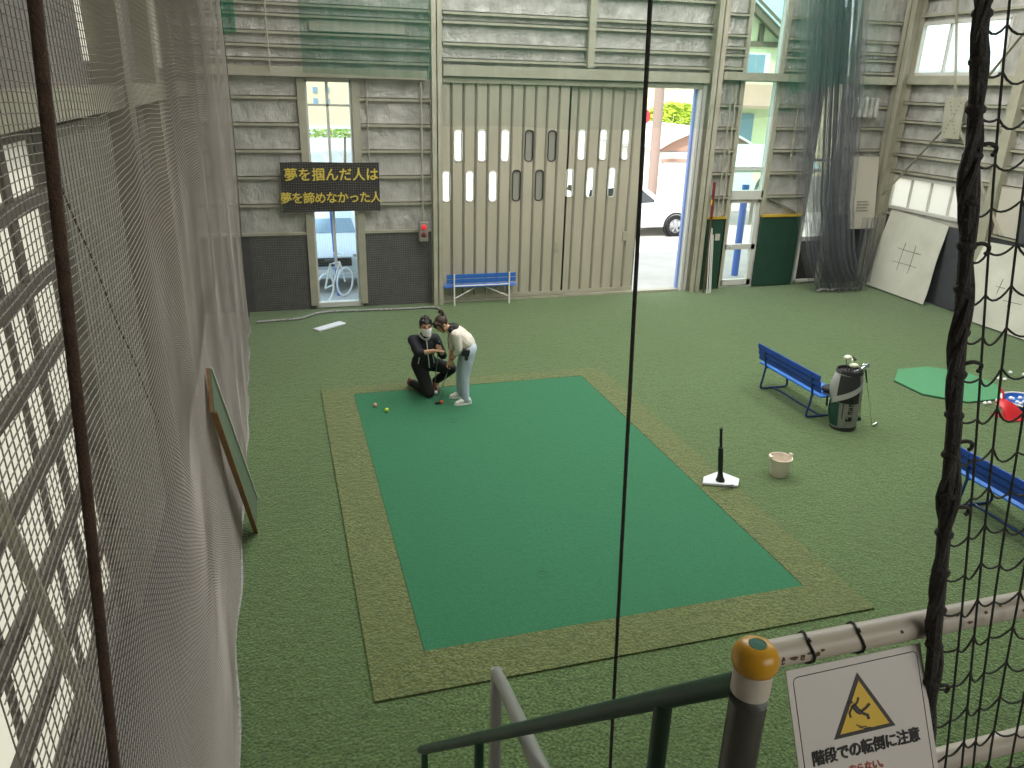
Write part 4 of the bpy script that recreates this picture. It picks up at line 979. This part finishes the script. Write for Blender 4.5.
sg = thing('warning_sign', 'laminated white sign with yellow slip warning triangle tied to the white rail', 'sign', (.72, .66, 3.4))
def plate(poly, h0, h1, name, m, parent=sg):
    n = len(poly); return MB().add([sp_(a, b_, h0) for a, b_ in poly] + [sp_(a, b_, h1) for a, b_ in poly], [tuple(range(n)), tuple(range(2*n-1, n-1, -1))] + [(i, i+n, (i+1) % n+n, (i+1) % n) for i in range(n)]).build(name, m, parent)
plate([(0, 0), (.222, 0), (.222, .31), (0, .31)], -.002, 0, 'board', 'sign_white')
rr = [(.009, .30), (.009, .018), (.0105, .013), (.015, .011), (.207, .009), (.212, .011), (.2135, .016), (.2135, .30), (.009, .30)]
MB().tube([sp_(a, b_, .0002) for a, b_ in rr], .0006, 4).build('border_line', 'ink', sg)
TC = (.1105, .0755)
def tri(k): return [(TC[0]+(a-TC[0])*k, TC[1]+(b_-TC[1])*k) for a, b_ in ((.1105, .021), (.0600, .102), (.1610, .102))]
plate(tri(1.0), 0, .0006, 'triangle_border', 'warn_black'); plate(tri(.80), .0005, .0011, 'triangle_field', 'warn_yellow')
fg = MB()
def lim(pts, r):
    t_ = MB().tube([(a, 0, b_) for a, b_ in pts], r, 8); fg.add([sp_(TC[0]-.002+x_*.95, .0985-z_*.8, .0013+(.0006 if y_ > 0 else 0)) for x_, y_, z_ in t_.v], t_.f)
lim([(-.0165, .0485), (-.0165, .0525)], .0036)                     # head
lim([(-.0135, .046), (-.006, .034), (-.001, .030)], .0042)          # torso falling back
lim([(-.013, .045), (-.0205, .034), (-.0195, .026)], .0016)         # arm hanging
lim([(-.0105, .043), (-.0045, .049), (-.002, .056)], .0016)         # arm thrown up
lim([(-.002, .031), (.008, .036), (.0155, .0415)], .0024)           # leg kicked out
lim([(-.001, .030), (.009, .024), (.0105, .017)], .0024)            # leg slipping
lim([(-.012, .012), (-.003, .007), (.006, .0055)], .0009); lim([(-.008, .007), (.002, .003), (.012, .003)], .0009)
fg.build('slip_pictogram', 'warn_black', sg)
text('階段での転倒に注意', .0205, 'ink', 'lettering', sg, basis(sp_(.1105, .1215, .0004), (1, 0, 0), -SE), thick=.0004, spacing=.92, fat=.0006)
text('走らない。', .0135, 'ink_red', 'lettering', sg, basis(sp_(.108, .147, .0004), (1, 0, 0), -SE), thick=.0003, spacing=.9, fat=.0003)
for x_ in (.652, .733):
    z_ = MB().tube([(x_+.004*math.sin(k), RY+.021*math.cos(k*2*PI/14), 3.682+.021*math.sin(k*2*PI/14)) for k in range(15)], .0018, 6)
    z_.tube([(x_, RY-.01, 3.70), (x_-.006, RY-.012, 3.708), (x_-.009, RY-.012, 3.707)], .0014, 6)
    z_.build('zip_tie', 'tie_black', sg)

gr = thing('stair_handrail', 'dark green pipe handrail sloping down left from the grey post', 'handrail', (.5, 1.4, 2.0))
G0, G1 = V((.574, .728, 3.637)), V((.345, 2.129, 2.159))
MB().tube([G0, G1], .0165, 16).build('handrail', 'pipe_green', gr, smooth=True)
MB().tube([G0+V((.003, -.014, .012)), G0+V((-.002, .012, -.012))], .0185, 16).build('end_collar', 'rubber_black', gr, smooth=True)
for t_, r_ in ((.118, .0155), (.645, .014), (.985, .014)):
    p = G0.lerp(G1, t_); MB().tube([p, (p.x, p.y, p.z-.98)], r_, 12).build('post', 'pipe_green', gr, smooth=True)
MB().tube([G1+V((0, -.02, .02)), G1+V((0, -.02, -.05))], .012, 10).build('end_clip', 'chrome', gr, smooth=True)
st = thing('staircase', 'steel stair going down from the viewing platform under green handrail', 'stairs', (.2, 1.8, 0))
for k in range(11):
    z_ = 2.42-.21*k; y_ = .95+.2*k
    MB().box(-.4, .62-.16*(k/10), y_, y_+.24, z_-.03, z_).build('tread', 'steel_grey', st)
for x_ in (-.42,): MB().bar((x_, .95, 2.42), (x_, 3.15, .1), .03, .2, (1, 0, 0)).build('stringer', 'steel_grey', st)
hp_ = thing('grey_pipe_rail', 'bent light grey pipe rail rising behind the green handrail', 'handrail', (.6, 2.08, 0))
MB().tube(smoothpath([(.612, 2.10, 0), (.612, 2.10, 1.5), (.608, 2.095, 2.40), (.606, 2.085, 2.475), (.598, 2.05, 2.505), (.58, 1.90, 2.58), (.48, 1.278, 2.927), (.44, 1.02, 3.06), (.435, .98, 3.04), (.435, .96, 2.9), (.435, .93, 2.62)], 6), .0215, 14).build('pipe', 'pipe_grey', hp_, smooth=True)

# ropes and the near net
tag(MB().tube([(-.385, 1.05, 6.9), (-.236, 1.05, 4.472), (-.272, 1.05, 3.95), (-.313, 1.05, 3.388), (-.36, .93, 2.62)], .0078, 10).build('rope', 'rope_brown', smooth=True), 'dark brown rope hanging in front of the left net', 'rope')
tag(MB().tube([(.46, 1.15, 7.4), (.543, 1.15, 4.519), (.593, 1.15, 3.03), (.61, .95, 2.62)], .0037, 8).build('rope', 'rope_black', smooth=True), 'thin black rope hanging down the middle of the view', 'rope')
rn = thing('rope_net', 'coarse black rope net with thick corded edge at the right', 'net', (1.0, .75, 2.62))
def edge(z):
    y_ = .648+.191*(z-3.486); return V((.84+.003*math.sin(z*5.1), y_, z))
zs = [2.65+.02*k for k in range(215)]
MB().tube([edge(z) for z in zs], .0088, 8).build('edge_rope', 'rope_black', rn, smooth=True)
for ph, rad, pit in ((0, .0075, 12), (2.1, .006, 17), (4.2, .006, 9)):
    MB().tube([edge(z)+V((math.cos(z*pit*2+ph), math.sin(z*pit*2+ph), 0))*.0075*(1+.3*math.sin(z*31)) for z in zs], [.8*rad*(1+.25*math.sin(z*47+ph)) for z in zs], 7).build('edge_strand', 'rope_black', rn, smooth=True)
PIT = .0545
def vx(i, z):       # upright strand i: bunches together towards the bottom
    if i == 0: return edge(z)
    e = edge(z); sp = .033+.017*max(0, min(1, (z-3.45)/1.1))
    return V((e.x+sp*i+.004*math.sin(z*5+i*1.7), e.y+.006*math.sin(z*3+i), z))
for i in range(1, 13):
    MB().tube([vx(i, 2.65+.06*k)+V((0, 0, 0)) for k in range(72)], .0017, 6).build('upright_strand', 'cord_dark', rn, smooth=True)
z = 2.75; row = 0
while z < 5.6:
    pts = []
    for i in range(12):
        a, b_ = vx(i, z-.010*(i % 2)), vx(i+1, z-.010*((i+1) % 2)); sag = .017*(.8+.3*math.sin(i*2.3+row))
        for k in range(6):
            t_ = k/6; p = a.lerp(b_, t_); p.z -= sag*4*t_*(1-t_); pts.append(p)
    MB().tube(pts, .0016, 6).build('level_strand', 'cord_dark', rn, smooth=True)
    e = edge(z); MB().ell(e, (.0125, .0125, .008), n=10, m=8).build('lashing', 'rope_black', rn, smooth=True)
    z += PIT; row += 1
for z_, s_ in ((4.345, .014), (4.225, .014), (4.075, .016), (3.88, .016), (3.97, .012), (3.62, .010)):
    e = edge(z_); MB().tube(smoothpath([e+V((.004, -.006, -.002)), e+V((.014, -.010, .001)), e+V((.012+s_, -.010, -.003)), e+V((.013+s_, -.010, -.010)), e+V((.009+s_, -.010, -.013))], 4), .0028, 6).build('cord_end', 'rope_black', rn, smooth=True)

# ------------------------------------------------------------------ outside
GZ = -.1
def car(name, label, loc, rz, paint):
    """small SUV, front towards local +x"""
    c = thing(name, label, 'car', loc, rz); mb = MB()
    prof = [(-2.05, .45), (-2.1, .75), (-2.02, 1.05), (-1.85, 1.55), (-1.6, 1.66), (.1, 1.64), (.95, 1.08), (1.85, .96), (2.1, .78), (2.14, .5), (2.05, .3), (-2.0, .3)]
    hw = lambda z: .86 if z < 1.06 else .86-.20*(z-1.06)/.6
    n = len(prof); vs = [(x, s*hw(z), z) for s in (-1, 1) for x, z in prof]
    mb.add(vs, [tuple(range(n)), tuple(range(2*n-1, n-1, -1))] + [(i, i+n, (i+1) % n+n, (i+1) % n) for i in range(n)])
    mb.build('car_body', paint, c, local=True, bevel=.05, smooth=True)
    for s in (-1, 1):
        for q in ([(-1.75, 1.08), (-1.65, 1.5), (-.75, 1.55), (-.75, 1.08)], [(-.68, 1.08), (-.68, 1.55), (.05, 1.53), (.62, 1.1)]):
            vs = [(x, s*(hw(z)+.004), z) for x, z in q] + [(x, s*(hw(z)-.02), z) for x, z in q]
            MB().add(vs, [(0, 1, 2, 3), (7, 6, 5, 4), (0, 4, 5, 1), (1, 5, 6, 2), (2, 6, 7, 3), (3, 7, 4, 0)]).build('side_window', 'glass_dark', c, local=True)
    def slab(p0, p1, w0, w1, m, nm):
        d = V((p1[0]-p0[0], 0, p1[1]-p0[1])).normalized(); nn = V((-d.z, 0, d.x)); nn = nn if nn.z > 0 or nn.x > .9 else -nn
        a = [V((p0[0], -w0, p0[1])), V((p0[0], w0, p0[1])), V((p1[0], w1, p1[1])), V((p1[0], -w1, p1[1]))]
        MB().add([q+nn*.012 for q in a] + [q-nn*.02 for q in a], [(0, 1, 2, 3), (7, 6, 5, 4), (0, 4, 5, 1), (1, 5, 6, 2), (2, 6, 7, 3), (3, 7, 4, 0)]).build(nm, m, c, local=True)
    slab((.88, 1.12), (.16, 1.58), .74, .62, 'shutter', 'windshield'); slab((-1.97, 1.14), (-1.86, 1.5), .7, .62, 'glass_dark', 'rear_window')
    MB().box(2.08, 2.16, -.5, .5, .6, .78).build('grille', 'tyre', c, local=True)
    MB().box(2.04, 2.18, -.82, .82, .32, .46).build('bumper', 'car_silver', c, local=True, bevel=.03)
    MB().box(2.15, 2.19, -.25, .25, .42, .53).build('number_plate', 'white_plain', c, local=True)
    for s in (-1, 1):
        MB().obox((1.98, s*.68, .80), (.2, .28, .13)).build('headlamp', 'chrome', c, local=True, bevel=.03)
        for x in (-1.3, 1.32):
            RX = Matrix.Rotation(PI/2, 3, 'X')
            MB().lathe([(.415, -.05), (.415, .05), (.37, .06), (.37, -.06), (.415, -.05)], (x, s*.835, .36), 24, R=RX).build('wheel_arch', 'tyre', c, local=True)
            wh = MB().lathe([(.22, -.1), (.32, -.1), (.345, -.07), (.345, .07), (.32, .1), (.22, .1), (.22, -.1)], (x, s*.80, .345), 28, R=RX).build('wheel', 'tyre', c, local=True, smooth=True)
            rm = MB().lathe([(.19, -.02), (.225, -.1), (.225, .1), (.19, .02), (.19, -.02)], (x, s*.81, .345), 24, R=RX)
            for k in range(6):
                a = k*PI/3; rm.bar((x, s*.885, .345), (x+.2*math.cos(a), s*.89, .345+.2*math.sin(a)), .05, .03, (0, 1, 0))
            rm.build('rim', 'chrome', wh, local=True)
        MB().obox((.55, s*.93, 1.12), (.12, .14, .12)).build('mirror', paint, c, local=True, bevel=.03)
    return c
car('car', 'white parked car seen through the open doorway', (11.0, 23.75, GZ), 0, 'car_white')
car('car', 'silver car parked facing the left window', (1.0, 19.75, GZ), -PI/2, 'car_silver')
tag(MB().tube([(1.15, 17.3, GZ), (1.05, 17.3, 2.6)], .03, 10).build('blue_pole', 'blue_pole', smooth=True), 'thin blue pole outside the left window', 'pole')
bc = thing('bicycle', 'pale bicycle standing outside the left window', 'bicycle', (1.1, 16.9, GZ))
for dx, dy in ((-.18, -.2), (.28, .35)):
    MB().lathe([(.29, -.014), (.32, -.014), (.32, .014), (.29, .014), (.29, -.014)], (1.02+dx, 16.9+dy, .23), 28, R=Matrix.Rotation(.9, 3, 'Z') @ Matrix.Rotation(PI/2, 3, 'X')).build('wheel', 'white_plain', bc, smooth=True)
bf = MB()
A1, A2, A3, A4, A5 = (.84, 16.7, .23), (1.02, 16.9, .25), (.98, 16.86, .72), (1.2, 17.1, .70), (1.30, 17.25, .23)
for a, b_ in ((A1, A2), (A1, A3), (A2, A3), (A3, A4), (A2, A4), (A4, A5)): bf.tube([a, b_], .018, 8)
bf.build('frame', 'white_plain', bc); MB().tube([(1.08, 17.2, .88), (1.2, 17.1, .9), (1.3, 17.0, .88)], .015, 8).build('handlebar', 'chrome', bc); MB().ell((.97, 16.85, .78), (.12, .07, .04)).build('saddle', 'black', bc, smooth=True)
hb_ = thing('beige_building', 'beige building with small windows seen through the left window', 'building', (4, 40, GZ))
MB().box(-6, 12, 40, 46, 2.3, 9).build('wall', 'house_beige', hb_); MB().box(-6, 12, 39.8, 40, GZ, 2.3).build('lower_wall', 'house_white', hb_)
for x_ in (2.0, 2.55):
    for z_ in (3.3, 3.8): MB().box(x_, x_+.2, 39.95, 40, z_, z_+.25).build('window', 'shutter', hb_)
def leafy(name, label, cat, c, r, m, n=900, s_=.16, seed=1, kind=None):
    random.seed(seed); mb = MB()
    for k in range(n):
        d = V((random.gauss(0, 1), random.gauss(0, 1), random.gauss(0, 1))).normalized()*random.uniform(.6, 1.0); p = V((c[0]+d.x*r[0], c[1]+d.y*r[1], c[2]+d.z*r[2]))
        a = V((random.gauss(0, 1), random.gauss(0, 1), random.gauss(0, 1))).normalized(); u, v_ = frame_of(a); q = s_*random.uniform(.6, 1.2)
        mb.add([p-u*q, p+v_*q*.5+a*q*.2, p+u*q, p-v_*q*.5+a*q*.2], [(0, 1, 2, 3)])
    rt = thing(name, label, cat, (c[0], c[1], c[2]-r[2]))
    mb.build('foliage', m, rt); MB().tube([(c[0], c[1], GZ), (c[0]+.1, c[1], c[2])], [.08, .04], 8).build('stem', 'timber', rt); return rt
leafy('hedge', 'low clipped green hedge in front of beige building', 'hedge', (3.2, 39.0, 2.05), (5, .3, .2), 'leaf_dark', 1400, .1, 2)
leafy('bush', 'yellow green bush above the white garage roof', 'bush', (18.0, 34.6, 3.0), (1.5, .9, .85), 'leaf', 1800, .14, 4)
gg = thing('garage', 'white garage with curved roof gable seen through the doorway', 'garage', (16.1, 30, GZ))
MB().box(14.05, 18.3, 28, 33, GZ, 2.16).build('wall', 'house_white', gg)
arc = [(13.85+4.6*k/14, 2.14+.78*math.sin(PI*k/14)) for k in range(15)]
MB().prism(arc, 1, 28.0, 33).build('gable', 'roof_pink', gg)
rf = MB()
for k in range(14):
    a, b_ = arc[k], arc[k+1]
    rf.add([(a[0], 27.8, a[1]+.02), (b_[0], 27.8, b_[1]+.02), (b_[0], 33.1, b_[1]+.02), (a[0], 33.1, a[1]+.02), (a[0], 27.8, a[1]+.1), (b_[0], 27.8, b_[1]+.1), (b_[0], 33.1, b_[1]+.1), (a[0], 33.1, a[1]+.1)], [(0, 1, 5, 4), (4, 5, 6, 7), (0, 3, 2, 1), (3, 7, 6, 2)])
rf.build('roof', 'house_white', gg); MB().box(14.2, 18.2, 27.9, 28, 1.78, 1.88).build('shutter_box', 'roof_pink', gg); MB().box(14.3, 18.1, 27.94, 28, GZ, 1.78).build('roller_shutter', 'house_white', gg)
tag(MB().tube([(12.75, 25.6, GZ), (12.65, 25.6, 9)], .17, 14).build('utility_pole', 'pole_brown', smooth=True), 'brown utility pole beyond the open doorway', 'pole')
tag(MB().lathe([(.02, -.02), (.24, -.02), (.24, .02), (.02, .02)], (12.0, 25.2, 3.5), 20, R=Matrix.Rotation(PI/2, 3, 'X')).tube([(12.0, 25.23, GZ), (12.0, 25.23, 3.6)], .03, 8).build('road_sign', 'red_sign'), 'round red sign beside the brown utility pole', 'sign')
bb_ = thing('brown_building', 'pale building with red brown upper storey beyond the garage', 'building', (22, 43, GZ))
MB().box(14, 34, 42, 48, GZ, 9).build('wall', 'house_white', bb_); MB().box(22.2, 28.5, 41.4, 42, 4.0, 9).build('upper_storey', 'house_brown', bb_)
for x_ in (20.2, 23.2, 25): MB().box(x_, x_+.9, 41.9, 42, 2.9, 3.8).build('window', 'shutter', bb_)
hy = thing('yellow_house', 'pale yellow house with tiled gable seen through tall right window', 'house', (24, 38, GZ))
K = 37/30
def hx(x_): return x_*K
def hz(z_): return 4.4+(z_-4.4)*K
MB().box(hx(15.6), hx(23.5), 37, 41.3, GZ, hz(6.1)).build('wall', 'house_yellow', hy)
MB().prism([(hx(15.5), hz(6.1)), (hx(20.3), hz(6.1)), (hx(17.9), hz(7.75))], 1, 37.0, 41).build('gable', 'house_yellow', hy)
rfm = MB(); rfm.bar((hx(17.8), 36.4, hz(7.95)), (hx(20.7), 36.4, hz(5.95)), .6, .2, (0, 1, 0)).bar((hx(17.8), 36.4, hz(7.95)), (hx(14.9), 36.4, hz(5.95)), .6, .2, (0, 1, 0)); rfm.build('barge_board', 'timber', hy)
rt_ = MB()
for a, b_ in (((17.8, 8.05), (20.7, 6.05)), ((17.8, 8.05), (14.9, 6.05))):
    q = [(hx(a[0]), 36.2, hz(a[1])), (hx(b_[0]), 36.2, hz(b_[1])), (hx(b_[0]), 41, hz(b_[1])), (hx(a[0]), 41, hz(a[1]))]
    rt_.add(q + [(x_, y_, z_-.1) for x_, y_, z_ in q], [(0, 1, 2, 3), (7, 6, 5, 4), (0, 4, 5, 1), (1, 5, 6, 2), (2, 6, 7, 3), (3, 7, 4, 0)])
for k in range(12):                                                       # stepped tile courses of the main roof
    rt_.box(hx(18.6), hx(24), 37.2+.3*k, 37.55+.3*k, hz(6.2)+.22*k, hz(6.2)+.22*k+.25)
rt_.build('roof', 'roof_tile', hy)
MB().box(hx(15.7), hx(20.2), 36.85, 37, hz(6.05), hz(6.25)).build('tie_beam', 'timber', hy); MB().box(hx(19.0), hx(19.2), 36.85, 37, hz(6.25), hz(6.9)).build('king_post', 'timber', hy)
wv = MB().box(hx(18.55), hx(19.65), 36.9, 37, hz(5.0), hz(5.82)).build('window', 'house_white', hy); MB().box(hx(18.65), hx(19.0), 36.86, 36.9, hz(5.06), hz(5.76)).box(hx(19.04), hx(19.4), 36.86, 36.9, hz(5.06), hz(5.76)).build('pane', 'shutter', wv)
def slope(x0_, x1_, y0_, z0_, y1_, z1_, nm, m):
    q = [(x0_, y0_, z0_), (x1_, y0_, z0_), (x1_, y1_, z1_), (x0_, y1_, z1_)]
    MB().add(q + [(x_, y_, z_-.12) for x_, y_, z_ in q], [(0, 1, 2, 3), (7, 6, 5, 4), (0, 4, 5, 1), (1, 5, 6, 2), (2, 6, 7, 3), (3, 7, 4, 0)]).build(nm, m, hy)
slope(hx(17.6), hx(21), 35.2, hz(3.85), 37, hz(4.65), 'porch_roof', 'roof_pink')
MB().box(hx(18.55), hx(19.25), 36.9, 37, .2, hz(3.5)).build('front_door', 'shutter', hy)
cpt = thing('carport', 'pale green carport with curved roof beyond the right window', 'carport', (16.3, 24.3, GZ))
def cpr(u, v): return (14.5+3.6*v, 23.6+2.6*u, 1.55+1.0*math.sin(PI*(.12+.5*u)))
MB().grid(cpr, 14, 8, (0, 0, .05)).build('roof', 'carport', cpt, smooth=True)
for x_ in (14.6, 16.2, 17.9): MB().tube(smoothpath([(x_, 24.6, GZ), (x_, 24.55, .9), (x_, 24.3, 1.5), (x_, 23.7, 1.85)]), .06, 8).build('post', 'steel_grey', cpt, smooth=True)
MB().box(14.5, 18.1, 23.55, 23.67, 1.84, 1.92).build('front_beam', 'steel_grey', cpt)
tag(MB().tube([(11.28, 17.5, GZ), (11.28, 17.5, 2.2)], .09, 12).build('blue_pole', 'blue_pole', smooth=True), 'thick blue pole outside the glass door', 'pole')
tag(MB().box(18.5, 30, 27.0, 27.25, GZ, 1.3).build('garden_wall', 'concrete_wall'), 'low concrete block wall across the street', 'wall')
tag(MB().box(-9, 40, 20.8, 21, GZ, GZ+.12).build('kerb_stone', 'concrete_wall') if False else MB().box(XR+3.3, XR+3.5, 5, 19, GZ, 2.7).build('block_wall', 'house_white'), 'grey block wall outside the right windows', 'wall')
nh = thing('neighbour_house', 'neighbouring house with pale tiled roof outside upper right windows', 'house', (20, 14, GZ))
MB().box(18, 26, 6, 22, GZ, 4.9).build('wall', 'house_beige', nh)
def nr(u, v): return (17.4+4.5*u, 5.5+17*v, 5.0+2.6*u+.05*abs(math.sin(v*17/.3*PI/2)))
MB().grid(nr, 6, 240, (0, 0, -.1)).build('roof', 'roof_tile', nh)
